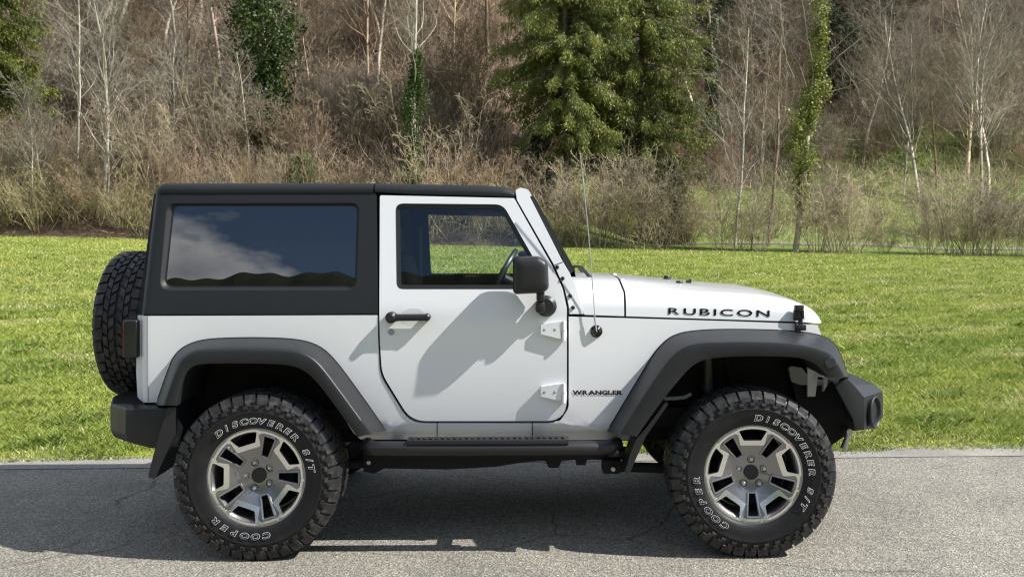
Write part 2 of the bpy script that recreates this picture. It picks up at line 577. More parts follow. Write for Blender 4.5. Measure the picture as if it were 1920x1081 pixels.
terrain('road', np.linspace(-45, 45, 91), np.array([-9, -6, -3, 0, 1.0, 2.0, 3.2]), M['asphalt'], zf=lambda X, Y: X * 0)
def strip_mesh(name, a, b, m, z):
    xs = np.linspace(-45, 45, 361)
    V = np.concatenate([np.stack([xs, a(xs), xs * 0 + z], 1), np.stack([xs, b(xs), xs * 0 + z], 1)])
    n = len(xs); i = np.arange(n - 1)
    o = link_mesh(name, np_mesh(name, V, np.stack([i, i + 1, i + 1 + n, i + n], 1)), m)
    return tag(o, kind='structure')
strip_mesh('road_edge_strip', lambda x: 1.10 + .0336 * x + .008 * np.sin(x * 3.1), lambda x: edge_y(x) + .25, M['strip'], .004)
ys_f = np.concatenate([np.linspace(0, 1, 30) ** 1.6 * (FAR + 2.2)])
X, S = np.meshgrid(np.linspace(-75, 75, 151), np.linspace(0, 1, 60) ** 1.7)
E = edge_y(X)
Yf = E + S * (FAR + 1.2 - E)
V = np.stack([X, Yf, terr(X, Yf) + np.where(S == 0, -.02, 0)], -1).reshape(-1, 3)
i = np.arange(59 * 151).reshape(59, 151)[:, :-1].ravel()
tag(link_mesh('meadow', np_mesh('meadow', V, np.stack([i, i + 1, i + 152, i + 151], 1), None, True), M['sward']), kind='structure')
def bank_tint(x, y):
    g = ss(.2, .7, ss(-1, 5, x + .1 * (y - FAR)) * (1 - ss(FAR + 20 + 8 * ss(16, 24, x), FAR + 28 + 8 * ss(16, 24, x), y)) + .25 * hash_noise(x, y, .8))
    br = np.stack([.125 + 0 * x, .085 + 0 * x, .052 + 0 * x], -1) * (1 + .3 * hash_noise(x, y, .5))[:, None]
    gr = np.array([.16, .225, .040])
    return br * (1 - g[:, None]) + gr * g[:, None]
terrain('hillside', np.linspace(-80, 80, 241), np.concatenate([np.linspace(FAR + 1.0, 80, 90), np.linspace(81, 150, 40)]), M['floor'], tintf=bank_tint)
# gravel track on the far bank, seen between the stems on the right
xs = np.linspace(2, 60, 80)
V = np.concatenate([np.stack([xs, 0 * xs + yy + .01 * xs, terr(xs, 0 * xs + yy + .01 * xs) + .03], 1) for yy in (50.4, 52.0)])
M['track'] = mat('track_gravel', (.20, .18, .135), .95, var=(2.5, (.13, .125, .07), .42, .6))
i = np.arange(79)
tag(link_mesh('gravel_track', np_mesh('gravel_track', V, np.stack([i, i + 1, i + 81, i + 80], 1)), M['track']), kind='structure')
# the valley on the camera's side: field and wooded ridge (only mirrored in glass and paint)
terrain('near_field', np.linspace(-120, 120, 25), np.linspace(-80, -8.5, 10), M['sward'], zf=lambda X, Y: -.03 + 0 * X)
def ridge(X, Y):
    q = np.clip((-Y - 60) / 30, 0, 1)
    return -.05 + q * (28.4 + 1.3 * np.sin(X * .045 + .4) + .5 * np.sin(X * .17) + .22 * np.sin(X * .83) + .15 * np.sin(X * 1.9 + 1))
terrain('ridge', np.linspace(-160, 160, 641), np.linspace(-92, -58, 18), M['floor'], zf=ridge, tintf=lambda x, y: np.stack([.035 + 0 * x, .045 + 0 * x, .022 + 0 * x], -1))

# ------------------------------------------------------------------ grass
def blades(n, d0, d1, pw, seed):
    r = np.random.default_rng(seed)
    u = r.random(n)
    a = 1 - pw
    d = (d0 ** a + u * (d1 ** a - d0 ** a)) ** (1 / a)
    x = CX + (r.random(n) - .5) * (1.42 * d + 3.5) - .01 * d
    y = CY + d
    ye = edge_y(x)
    ok = y > ye - .04 - .03 * r.random(n) - .10 * (r.random(n) < .10) * (hash_noise(x, y, 3.1) > .1)
    x, y, d = x[ok], y[ok], d[ok]
    n = len(x)
    z = np.where(y < ye[ok] + .02, .0, terr(x, y)) - .004
    sc = (d / 7) ** .60
    clump = hash_noise(x, y, 2.1) * .5 + hash_noise(x + 7, y - 3, 5.3) * .5
    h = (.027 + .028 * r.random(n)) * (1 + .45 * clump + .5 * ss(.3, .7, hash_noise(x + 11, y * 1.3, 2.7))) * sc ** .45 * (.55 + .45 * ss(-.05, .5, y - ye[ok]))
    wd = (.0026 + .0024 * r.random(n)) * sc
    an = r.random(n) * 2 * np.pi
    lean = (.45 + 1.2 * r.random(n) ** 1.3) * h
    la = r.random(n) * 2 * np.pi
    P = np.stack([x, y, z], 1)
    side = np.stack([np.cos(an), np.sin(an), 0 * an], 1) * wd[:, None]
    mid = P + np.stack([np.cos(la) * lean * .35, np.sin(la) * lean * .35, h * .6], 1)
    tip = P + np.stack([np.cos(la) * lean, np.sin(la) * lean, h], 1)
    V = np.stack([P - side, P + side, mid + side * .7, tip, mid - side * .7], 1).reshape(-1, 3)
    F = np.arange(n * 5).reshape(n, 5)
    t = r.random(n)[:, None]
    g = np.array([.22, .30, .04]) * (1 - t) + np.array([.45, .475, .125]) * t
    dark = np.clip(.35 + .75 * hash_noise(x * .8 + 3, y * .8, .9) + .9 * ss(.25, .7, hash_noise(x + 11, y * 1.3, 2.7)) + .5 * (r.random(n) - .5), 0, 1)[:, None] * .52
    g = g * (1 - dark) + np.array([.090, .185, .022]) * dark
    dry = ss(.15, .75, hash_noise(x - 5, y * 1.2 + 2, 1.3) + .3 * hash_noise(x, y, 4.1))
    straw = (r.random(n) < .07 + .40 * dry + .10 * (d > 18))[:, None]
    g = np.where(straw, np.array([.60, .56, .29]) * (.6 + .6 * t), g)
    return V, F, np.repeat(g, 5, 0)
V, F, T = blades(880000, 6.4, 51, 1.35, 3)
o = link_mesh('grass', np_mesh('grass', V, F, T), M['grass'])
tag(o, kind='stuff')

# ------------------------------------------------------------------ plants: builders
class Wood:
    def __init__(s): s.a, s.b, s.ra, s.rb, s.t = [], [], [], [], []
    def seg(s, a, b, ra, rb, t):
        s.a.append(a); s.b.append(b); s.ra.append(ra); s.rb.append(rb); s.t.append(t)
    def mesh(s, name): return seg_mesh(name, np.array(s.a), np.array(s.b), np.array(s.ra), np.array(s.rb), np.array(s.t))

def seg_mesh(name, A, B, RA, RB, T, n=3):
    d = B - A
    L = np.linalg.norm(d, axis=1, keepdims=True); d = d / np.maximum(L, 1e-6)
    ref = np.where(np.abs(d[:, 2:3]) < .9, np.array([[0, 0, 1.]]), np.array([[1., 0, 0]]))
    u = np.cross(d, ref); u /= np.linalg.norm(u, axis=1, keepdims=True)
    v = np.cross(d, u)
    A = A - d * np.minimum(RA[:, None] * .5, L * .2)
    ring = []
    for P, Rr in ((A, RA), (B, RB)):
        for k in range(n):
            c, s_ = math.cos(2 * math.pi * k / n), math.sin(2 * math.pi * k / n)
            ring.append(P + (u * c + v * s_) * Rr[:, None])
    V = np.stack(ring, 1).reshape(-1, 3)
    base = (np.arange(len(A)) * 2 * n)[:, None]
    F = np.concatenate([base + np.array([[k, (k + 1) % n, n + (k + 1) % n, n + k]]) for k in range(n)])
    return np_mesh(name, V, F, np.repeat(T, 2 * n, 0), n > 3)

def nrm(v): return v / max(np.linalg.norm(v), 1e-9)
def rot_about(d, ang, r):
    """tilt d by ang in a random direction"""
    q = np.cross(d, nrm(r.normal(size=3))); q = nrm(q)
    return nrm(d * math.cos(ang) + q * math.sin(ang))

def limb(W, p, d, L, r0, lv, r, o, col):
    """a limb with wandering axis and side limbs; returns the points of its axis"""
    n = max(3, int(L / o['step'][lv]))
    st = L / n
    pts = [p]
    nch = o['kids'][lv]
    for i in range(n):
        t = i / n
        ra, rb = r0 * (1 - t * .82), r0 * (1 - (t + 1 / n) * .82)
        d = nrm(d + r.normal(size=3) * o['wob'][lv] + np.array([0, 0, o['up'][lv]]))
        q = p + d * st
        W.seg(p, q, max(ra, o['rmin']), max(rb, o['rmin']), col * (.65 + .8 * r.random()))
        if lv + 1 < len(o['kids']) and t >= o['start'][lv]:
            k = nch / n / (1 - o['start'][lv])
            for _ in range(int(k) + (r.random() < k % 1)):
                cl = L * o['ratio'][lv] * (1.1 - .65 * t) * (.6 + .7 * r.random())
                cd = rot_about(d, R(o['ang'][lv]) * (.7 + .6 * r.random()), r)
                limb(W, p + (q - p) * r.random(), cd, cl, max(rb * o['thin'], o['rmin']), lv + 1, r, o, col * o['fade'])
        p = q
        pts.append(p)
    return pts

def bare_tree(seed, h, r0, col, lean=(0, 0), dens=1.0, ang=45, up=.05, start=.25, ratio=.42, fade=.80, wob=.05):
    r = np.random.default_rng(seed)
    W = Wood()
    o = dict(step=[.8, .45, .35, .3], kids=[int(30 * dens), 10, 5, 0], wob=[.05, .13, .2, .25], up=[.02, up, up, .03], start=[start, .15, .1, 0], ratio=[ratio, .42, .45], ang=[ang, 42, 40], thin=.34, rmin=.0062, fade=fade)
    o['wob'][0] = wob
    o['up'][0] = 0.0 if wob < .03 else .008
    W.axis = limb(W, np.zeros(3), nrm(np.array([lean[0], lean[1], 1.])), h, r0, 0, r, o, np.array(col))
    return W

def shrub_wood(seed, n, h, spread, col, twigs=9, base=.35, arch=.03):
    r = np.random.default_rng(seed)
    W = Wood()
    col = np.array(col)
    for k in range(n):
        a = r.random() * 2 * math.pi
        b = base * math.sqrt(r.random())
        p = np.array([b * math.cos(a), b * math.sin(a), -.05])
        tl = spread * (r.random() ** .8)
        a += r.normal() * .4
        d = nrm(np.array([math.cos(a) * tl, math.sin(a) * tl, 1.]))
        o = dict(step=[.45, .30, .24], kids=[twigs, 6, 0], wob=[.06, .17, .24], up=[.01, .03, .01], start=[.24, .10, 0], ratio=[.27, .48], ang=[42, 48], thin=.5, rmin=.0052, fade=.92)
        limb(W, p, d, h * (.5 + .55 * r.random()), .009 + .014 * r.random() ** 2, 0, r, o, col * ((.35 + .35 * r.random()) if r.random() < .32 else (.85 + .8 * r.random())))
    return W

def leaf_quads(C, size, r, cols, droop=None, asp=.62):
    """little leaves (n,3) with random attitude; droop gives a preferred direction"""
    n = len(C)
    a = r.normal(size=(n, 3)); a /= np.linalg.norm(a, axis=1, keepdims=True)
    if droop is not None:
        a = a * .55 + droop; a /= np.linalg.norm(a, axis=1, keepdims=True)
    b = np.cross(a, r.normal(size=(n, 3))); b /= np.linalg.norm(b, axis=1, keepdims=True)
    s = size[:, None]
    V = np.stack([C, C + a * s * .5 + b * s * asp * .5, C + a * s, C + a * s * .5 - b * s * asp * .5], 1).reshape(-1, 3)
    F = np.arange(n * 4).reshape(n, 4)
    return V, F, np.repeat(cols, 4, 0)

def ivy_mesh(name, pts, rads, n, seed, c0, c1, size=.13):
    """ivy wrapped round a run of points"""
    r = np.random.default_rng(seed)
    P = np.array(pts); rr = np.array(rads)
    m = max(40, n // 85)                                  # clumps of leaves round the stem, each its own size
    t = r.random(m) * (len(P) - 1)
    i = t.astype(int); f = (t - i)[:, None]
    c = P[i] * (1 - f) + P[i + 1] * f
    ra = rr[i] * (1 - f[:, 0]) + rr[i + 1] * f[:, 0]
    a = r.random(m) * 2 * math.pi
    q = ra * (.10 + 1.05 * r.random(m) ** .75) * (.8 + .35 * np.sin(t * 3.3 + seed))
    c = c + np.stack([np.cos(a) * q, np.sin(a) * q, 0 * q], 1)
    k = r.integers(0, m, n)
    sp = (.10 + .22 * ra * r.random(m))[k][:, None]
    c = c[k] + r.normal(size=(n, 3)) * sp * np.array([1, 1, 1.5])
    tone = r.random(m)[k]
    w_ = np.clip(.55 * tone + .5 * r.random(n), 0, 1)[:, None]
    return np_mesh(name, *leaf_quads(c, size * (.6 + .8 * r.random(n)), r, np.array(c0) * (1 - w_) + np.array(c1) * w_, np.array([0, 0, -.5]), .8))

def conifer(seed, h, rad, low, c0, c1, droop=.55, dens=1.0, shape=.8, col=(.16, .13, .105)):
    """trunk and boughs (wood) and hanging sprays of needles (leaf arrays)"""
    r = np.random.default_rng(seed)
    W = Wood()
    col = np.array(col)
    pts = [np.array([0, 0, -.2])]
    n = int(h / .8)
    for i in range(n):
        q = np.array([r.normal() * .03, r.normal() * .03, h * (i + 1) / n])
        W.seg(pts[-1], q, .26 * (1 - i / n) + .02, .26 * (1 - (i + 1) / n) + .02, col * (.8 + .4 * r.random()))
        pts.append(q)
    C, D, S, K = [], [], [], []
    z = low
    while z < h - .3:
        for k in range(int(5 * dens) + (r.random() < (5 * dens) % 1)):
            t = (z - low) / (h - low)
            L = rad * (1 - t) ** shape * (.55 + .65 * r.random()) * min(1, .55 + t * 4)
            a = r.random() * 2 * math.pi
            d = nrm(np.array([math.cos(a), math.sin(a), .25 - .35 * (1 - t)]))
            p = np.array([0, 0, z + r.normal() * .12])
            m_ = max(4, int(L / .28))
            tone = r.random()
            for i in range(m_):
                d = nrm(d + np.array([0, 0, (-.07 if i < m_ * .6 else .10)]) + r.normal(size=3) * .06)
                q = p + d * L / m_
                W.seg(p, q, .035 * (1 - i / m_) + .006, .035 * (1 - (i + 1) / m_) + .006, col * .9)
                if i >= m_ * .15:
                    for _ in range(int(4 + 3 * r.random())):
                        sd = rot_about(d, R(60), r) * .35 + np.array([0, 0, -droop])
                        sl = (.35 + .65 * r.random()) * (.5 + .25 * L / rad)
                        m2 = int(16 * sl + 4)
                        f = np.linspace(.0, 1, m2)[:, None]
                        side = r.normal(size=(m2, 3)) * .07
                        C.append(p + (q - p) * r.random() + nrm(sd) * sl * f + side)
                        D.append(np.repeat((nrm(sd) * .8)[None], m2, 0))
                        S.append(.12 + .17 * r.random(m2))
                        tn = np.clip(tone * .6 + .4 * r.random(m2), 0, 1)[:, None]
                        K.append(np.array(c0) * (1 - tn) + np.array(c1) * tn)
                p = q
        z += .30 + .12 * r.random()
    C = np.concatenate(C); D = np.concatenate(D); S = np.concatenate(S); K = np.concatenate(K)
    return W, leaf_quads(C, S, r, K, D, .23)

def plant(name, x, y, parts, label, cat, group=None, rz=0.0, sc=1.0, dz=0):
    """parts: [(name, mesh, material)]; the first is the woody frame"""
    o = empty(name, (x, y, tz(x, y) + dz))
    o.rotation_euler.z = rz
    o.scale = (sc, sc, sc * (1.0))
    for nm, me, m_ in parts:
        c = bpy.data.objects.new(nm, me); COL.objects.link(c); c.parent = o
        if not me.materials: me.materials.append(m_)
    return tag(o, label, cat, group)

PALE, TAN, BRN, RED, GRY = (.47, .43, .36), (.46, .365, .245), (.27, .20, .135), (.345, .25, .175), (.40, .345, .275)
OLV = (.30, .26, .15)
TWG = (.345, .285, .205)

# ------------------------------------------------------------------ shrubs
SH = []
for k, (n, h, spd, col, tw) in enumerate(((30, 4.6, .75, TWG, 14), (34, 4.2, .9, TWG, 14), (26, 5.0, .6, GRY, 14), (30, 3.4, 1.0, OLV, 14), (26, 3.0, 1.0, OLV, 14), (28, 4.0, .8, BRN, 15), (26, 5.4, .55, TWG, 14), (30, 3.6, .9, RED, 14))):
    W = shrub_wood(100 + k, n, h, spd, col, tw)
    lf = None
    if k in (3, 4, 1, 5):
        r = np.random.default_rng(k)
        P = np.array(W.b); P = P[P[:, 2] > .5]
        q = P[r.integers(0, len(P), 1500 if k in (3, 4) else 350)] + r.normal(size=(1500 if k in (3, 4) else 350, 3)) * .05
        t = r.random(len(q))[:, None]
        lf = np_mesh('leaves', *leaf_quads(q, .03 + .04 * r.random(len(q)), r, np.array((.13, .145, .03)) * (1 - t) + np.array((.28, .27, .07)) * t))
        lf.materials.append(M['leaf'])
    me = W.mesh('stems'); me.materials.append(M['wood'])
    SH.append((me, lf))
rs = np.random.default_rng(77)
def shrub(px, y, var, sc, label, group):
    o = bpy.data.objects.new('shrub', SH[var][0]); COL.objects.link(o)
    x = wx(px, y)
    o.location = (x, y, tz(x, y))
    o.rotation_euler.z = rs.random() * 6.28
    o.scale = (sc * (.9 + .3 * rs.random()), sc * (.9 + .3 * rs.random()), sc * (.9 + .2 * rs.random()))
    if SH[var][1]:
        c = bpy.data.objects.new('leaves', SH[var][1]); COL.objects.link(c); c.parent = o
    return tag(o, label, 'shrub', group)
LB = {'tan': 'bare tan shrub in the hedge row along the right half of the far meadow edge',
      'olv': 'low olive budding shrub along the left end of the far meadow edge',
      'hill': 'bare brown shrub on the wooded slope behind the car roof',
      'bank': 'bare shrub on the grassy bank behind the hedge row at right'}
for px in range(-320, 300, 50):                                   # left meadow edge
    shrub(px + rs.normal() * 10, 45.2 + rs.random() * 1.5, int(rs.choice([3, 4, 3, 4, 7])), .85 + .25 * rs.random(), LB['olv'], 'olive shrubs along the left meadow edge')
for px in range(-300, 320, 60):
    shrub(px + rs.normal() * 12, 47.5 + rs.random() * 2, int(rs.choice([3, 4, 0, 1])), 1.0 + .3 * rs.random(), LB['olv'], 'olive shrubs along the left meadow edge')
for px in range(310, 1000, 58):                                   # behind the car
    shrub(px + rs.normal() * 12, 46 + rs.random() * 2, int(rs.choice([0, 1, 3, 5, 7])), .95 + .25 * rs.random(), LB['hill'], 'brown shrubs on the wooded slope')
    shrub(px + rs.normal() * 14, 49 + rs.random() * 3, int(rs.choice([0, 1, 5, 7, 6])), 1.0 + .25 * rs.random(), LB['hill'], 'brown shrubs on the wooded slope')
for px, v, s in ((1008, 1, .95), (1045, 0, .9), (1090, 1, 1.05), (1128, 0, 1.1), (1160, 6, 1.0), (1200, 0, 1.2), (1240, 1, 1.15), (1290, 5, .7), (1350, 1, .75), (1385, 6, .85), (1425, 2, .8), (1530, 0, 1.05), (1565, 1, 1.25), (1602, 0, .95), (1655, 3, .6), (1740, 1, .75), (1785, 0, 1.0), (1818, 1, 1.1), (1855, 0, .95), (1900, 2, .85), (1945, 1, 1.0), (1985, 0, .9), (2040, 1, 1.0), (2110, 0, .9), (2180, 6, 1.0)):
    shrub(px, 45.0 + rs.random() * .8, v, s, LB['tan'], 'tan shrubs of the right hedge row')
for px in range(1010, 1990, 90):                                  # thin second row on the bank
    shrub(px + rs.normal() * 16, 53.5 + rs.random() * 5, int(rs.choice([0, 2, 5, 6])), .75 + .25 * rs.random(), LB['bank'], 'shrubs on the right bank')
for k in range(80):                                               # thicket above the bank on the right
    px = rs.uniform(1280, 2060); y = rs.uniform(71, 92)
    shrub(px, y, int(rs.choice([0, 1, 3, 5, 7, 4, 2])), .9 + .5 * rs.random(), LB['bank'], 'shrubs on the right bank')
for k in range(145):                                              # up the slope
    px = rs.uniform(-330, 2260); y = rs.uniform(52, 74)
    if px > 1000: y += 11 + 6 * rs.random()
    if px > 1620: y += 7
    shrub(px, y, int(rs.choice([0, 1, 2, 5, 7, 5, 7])), .8 + .45 * rs.random(), LB['bank'] if px > 1000 else LB['hill'], 'shrubs on the right bank' if px > 1000 else 'brown shrubs on the wooded slope')

# brush: the tangle of thin twigs nobody could count
def brush(n, seed):
    r = np.random.default_rng(seed)
    y = FAR + 1.5 + 55 * r.random(n) ** 1.3
    x = (r.random(n) - .5) * (1.6 * (y + 6)) + 1
    k = ss(-2, 6, x)
    keep = r.random(n) > k * (1 - ss(FAR + 18, FAR + 27, y)) * .90
    x, y = x[keep], y[keep]; n = len(x)
    P = np.stack([x, y, terr(x, y) - .05], 1)
    L = (.5 + 1.5 * r.random(n) ** 1.5)
    d = r.normal(size=(n, 3)) * np.array([.55, .55, .3]) + np.array([0, 0, .85])
    d /= np.linalg.norm(d, axis=1, keepdims=True)
    A = P + r.random(n)[:, None] * np.array([0, 0, 1.1])
    B = A + d * L[:, None] * .5
    d2 = d + r.normal(size=(n, 3)) * .35; d2 /= np.linalg.norm(d2, axis=1, keepdims=True)
    Cc = B + d2 * L[:, None] * .5
    pal = np.array([TAN, BRN, RED, GRY, BRN, (.30, .22, .14)])
    T = pal[r.integers(0, len(pal), n)] * np.where(r.random(n) < .35, .3 + .4 * r.random(n), 1.05 + 1.0 * r.random(n))[:, None]
    rr = .006 + .006 * r.random(n)
    return np.concatenate([A, B]), np.concatenate([B, Cc]), np.concatenate([rr, rr * .8]), np.concatenate([rr * .8, rr * .4]), np.concatenate([T, T])
bo = link_mesh('undergrowth', seg_mesh('undergrowth', *brush(128000, 9)), M['wood'])
tag(bo, kind='stuff')

# ------------------------------------------------------------------ trees
def tree_of(W): return ('trunk', W.mesh('trunk'), M['wood'])
def bare(px, y, seed, h, r0, col, label, group=None, lean=(0, 0), rz=None, sc=1.0, **kw):
    return plant('bare_tree', wx(px, y), y, [tree_of(bare_tree(seed, h, r0, col, lean, **kw))], label, 'tree', group, 0 if rz is None else rz, sc)

bare(145, 49, 1, 13, .13, PALE, 'pale slim bare tree at far left, tilting a little left, beside the evergreen', lean=(-.05, 0), start=.2, dens=.75)
bare(194, 46.5, 2, 14, .15, PALE, 'tall pale many-stemmed bare tree rising from the hedge at left', lean=(-.01, 0), dens=.8, ang=32, start=.12, ratio=.5)
bare(203, 46.8, 22, 10, .10, PALE, 'shorter pale stem forking right beside the tall many-stemmed tree', lean=(.10, 0), ang=35, start=.15)
bare(64, 46.2, 3, 7.0, .07, PALE, 'thin pale sapling at the left meadow edge under the evergreen', lean=(-.06, 0), ang=35)
bare(86, 46.3, 4, 6.5, .06, GRY, 'thin grey sapling at the left meadow edge, right of the pale one', ang=32)
bare(355, 56, 5, 15, .17, RED, 'broad reddish-brown bare tree on the slope above the rear of the roof', dens=1.5, ang=62, start=.35, ratio=.5)
bare(320, 50, 6, 8, .07, PALE, 'slender pale sapling just above the left end of the roof', ang=35)
bare(470, 50, 7, 7, .07, PALE, 'pale crooked sapling below the ivy-clad tree', ang=45, lean=(-.05, 0))
bare(428, 56, 8, 18, .19, (.44, .35, .28), 'straight flaky-barked pine trunk left of the ivy-clad tree', dens=.5, ang=80, start=.05, ratio=.14)
for px, y, s, r0, lb in ((556, 72, 31, .16, 'slim pale trunk upper left of centre, leftmost of three on the slope'), (608, 74, 32, .19, 'pale trunk high on the slope beside a dark ivy trunk'), (645, 75, 33, .20, 'grey trunk high on the slope, rightmost of three above the roof')):
    bare(px, y, s, 20, r0, GRY if s == 33 else PALE, lb, dens=.5, ang=60, start=.45, ratio=.25)
bare(912, 52, 9, 7.5, .10, BRN, 'fan-shaped brown bare tree left of the big evergreens', dens=1.6, ang=34, start=.08, ratio=.62, up=.08)
bare(880, 53, 10, 6.0, .07, BRN, 'small brown bare tree leaning left of the fan-shaped one', dens=1.3, ang=34, start=.08, ratio=.6, lean=(-.12, 0))
bare(1378, 49, 11, 12.5, .11, PALE, 'pale bare tree leaning right behind the bonnet', lean=(.10, 0), ang=36, start=.2)
bare(1440, 50, 12, 14, .14, BRN, 'dark bare tree leaning right between the pale tree and the ivy trunk', lean=(.08, 0), ang=40, start=.25)
bare(1408, 46.5, 25, 6.5, .06, GRY, 'short grey sapling in the hedge left of the ivy trunk', ang=35, lean=(.08, 0))
for px, y, s, h, r0, col, lb in ((1694, 66, 14, 13, .11, GRY, 'slender grey bare tree on the grassy bank at right'), (1722, 64, 15, 14, .17, GRY, 'sturdy grey bare tree on the grassy bank at right, trunk bending right'), (1840, 64, 16, 16, .16, GRY, 'tall bare tree with forked stems near the pale slab at right'), (1852, 64.5, 17, 15, .14, PALE, 'pale bare stem leaning right beside the forked tree near the slab'), (1815, 70, 18, 13, .20, TAN, 'thick pale-brown trunk behind the forked tree on the bank')):
    bare(px, y, s, h, r0, col, lb, dens=1.5, ang=34, start=.18, ratio=.5, lean=(.04 * (s % 3 - 1), 0))
GEN = [bare_tree(200 + k, 11 + k, .10 + .015 * k, c, (.03 * (k - 2), 0), dens=1.3, ang=38 + 4 * k, start=.2, ratio=.45).mesh('trunk') for k, c in enumerate((TAN, RED, GRY, RED, BRN, GRY))]
for k in range(124):
    px = rs.uniform(-330, 2260); y = rs.uniform(57, 94)
    if px > 1000: y = rs.uniform(66, 98)
    v = k % 6
    plant('bare_tree', wx(px, y), y, [('trunk', GEN[v], M['wood'])], 'bare brown tree standing among others high on the wooded hillside', 'tree', 'bare trees of the hillside wood', rs.random() * 6.28, .8 + .5 * rs.random())

# ivy-clad trees
G0, G1 = (.030, .055, .014), (.085, .125, .030)
def ivy_tree(px, y, seed, h, r0, col, lean, run, rads, n, label, c0=G0, c1=G1, kw={}, size=.13):
    W = bare_tree(seed, h, r0, col, lean, **{'wob': .018, **kw})
    A = np.array(W.axis)
    pts = [np.array([np.interp(z, A[:, 2], A[:, 0]) + ox, np.interp(z, A[:, 2], A[:, 1]), z]) for z, ox in run]
    me = ivy_mesh('ivy', pts, rads, n, seed, c0, c1, size)
    return plant('ivy_clad_tree', wx(px, y), y, [tree_of(W), ('ivy', me, M['leaf'])], label, 'tree')
ivy_tree(780, 46.4, 41, 15, .20, PALE, (.025, 0), [(0, 0), (2, 0), (4, -.05), (6, .0), (7.6, .1), (9.2, .1)], [.45, .50, .58, .60, .42, .12], 10500, 'bare forked tree with a thick ivy sleeve in the middle, above the roof panel joint', kw=dict(dens=.6, ang=42, start=.42, ratio=.58), size=.105)
ivy_tree(1490, 45.8, 42, 16.5, .19, (.30, .26, .21), (.132, 0), [(2.4, 0), (3.4, -.02), (4.4, -.05), (5.2, -.30), (6.3, -.42), (7.2, -.12), (8.0, 0), (8.8, .12), (9.8, .05), (10.8, .15), (11.8, .1), (13, 0), (15, 0)], [.10, .26, .36, .78, 1.0, .70, .48, .62, .42, .46, .36, .30, .12], 13000, 'leaning tree with bright green ivy sleeve rising from the right hedge', c0=(.06, .085, .016), c1=(.34, .35, .10), kw=dict(dens=.55, ang=46, start=.36, ratio=.55), size=.115)
ivy_tree(500, 52, 43, 19, .26, GRY, (.02, 0), [(.3, 0), (2, .2), (5, .3), (8, .1), (11, -.2), (15, 0), (19, 0)], [1.0, 1.25, 1.75, 2.1, 2.1, 1.9, 1.2], 30000, 'tall tree smothered in dark glossy ivy, upper left', kw=dict(dens=1.0, ang=50, start=.3, ratio=.3), size=.17)
ivy_tree(616, 74.5, 44, 20, .2, BRN, (0, 0), [(2, 0), (8, 0), (14, 0), (20, 0)], [.3, .5, .6, .4], 3500, 'dark narrow ivy trunk high on the slope, right of a pale trunk', kw=dict(dens=.3, ang=60, start=.5, ratio=.2), size=.2)
ivy_tree(1342, 72, 45, 20, .24, BRN, (0, 0), [(1, 0), (5, 0), (10, 0), (20, 0)], [.5, .8, .9, .6], 6500, 'grey-green ivy-covered trunk right of the big evergreens', c0=(.05, .065, .03), c1=(.13, .145, .075), kw=dict(dens=.4, ang=60, start=.5, ratio=.2), size=.2)
ivy_tree(1412, 82, 46, 20, .24, BRN, (0, 0), [(3, 0), (8, 0), (14, 0), (20, 0)], [.4, .6, .7, .5], 4500, 'distant ivy-covered trunk at the top edge, left of the leaning ivy tree', c0=(.06, .075, .035), c1=(.15, .16, .09), kw=dict(dens=.4, ang=60, start=.5, ratio=.2), size=.2)

# evergreens
E0, E1 = (.055, .080, .020), (.30, .315, .080)
D0, D1 = (.016, .034, .012), (.055, .085, .028)
def ever(px, y, seed, h, rad, low, label, c0=E0, c1=E1, group=None, **kw):
    W, lq = conifer(seed, h, rad, low, c0, c1, **kw)
    return plant('evergreen_tree', wx(px, y), y, [tree_of(W), ('crown', np_mesh('crown', *lq), M['leaf'])], label, 'tree', group)
ever(1062, 50.5, 61, 28, 4.9, 3.9, 'big drooping evergreen behind the windscreen, left of the pair', dens=1.6, shape=.42)
ever(1205, 52.5, 62, 28, 4.7, 4.0, 'big drooping evergreen behind the bonnet, right of the pair', dens=1.6, shape=.42)
ever(-30, 50, 63, 20, 4.0, 3.6, 'yellow-green evergreen cut by the left edge of the picture', c1=(.27, .29, .055), dens=1.4, shape=.5)
ever(1578, 78, 64, 17, 2.6, 2.0, 'dark slim evergreen just behind the leaning ivy tree', c0=D0, c1=D1, dens=1.2)
ever(1010, 50, 65, 4.2, 1.8, .4, 'small dark evergreen bush at the foot of the big pair', c0=D0, c1=D1, dens=1.2)
ever(1255, 50.5, 66, 5.2, 1.9, .5, 'small dark evergreen under the right one of the big pair', c0=D0, c1=(.08, .115, .03), dens=1.2)
ever(566, 47.2, 67, 3.6, 1.5, .2, 'low round evergreen bush just above the hardtop', c0=(.05, .07, .02), c1=(.14, .16, .05), dens=1.2)
ever(80, 66, 68, 20, 3.2, 3, 'dark evergreen at the top left corner, behind the pale bare trees', c0=D0, c1=(.10, .13, .03), dens=1.1)
DK = []
for k in range(3):
    W, lq = conifer(300 + k, 17 + 2 * k, 2.8, 3, D0, D1, dens=1.0)
    DK.append((W.mesh('trunk'), np_mesh('crown', *lq)))
for k, (px, y) in enumerate(((1335, 86), (1385, 92), (1480, 90), (1640, 84), (1690, 92), (1760, 95), (1860, 90), (1940, 96), (2010, 88), (690, 92), (840, 95), (940, 88), (380, 88), (290, 80), (180, 84), (-90, 78))):
    a, b_ = DK[k % 3]
    plant('evergreen_tree', wx(px, y), y, [('trunk', a, M['wood']), ('crown', b_, M['leaf'])], 'dark evergreen near the top of the wooded hillside', 'tree', 'dark evergreens high in the wood', rs.random() * 6.28, .85 + .3 * rs.random())

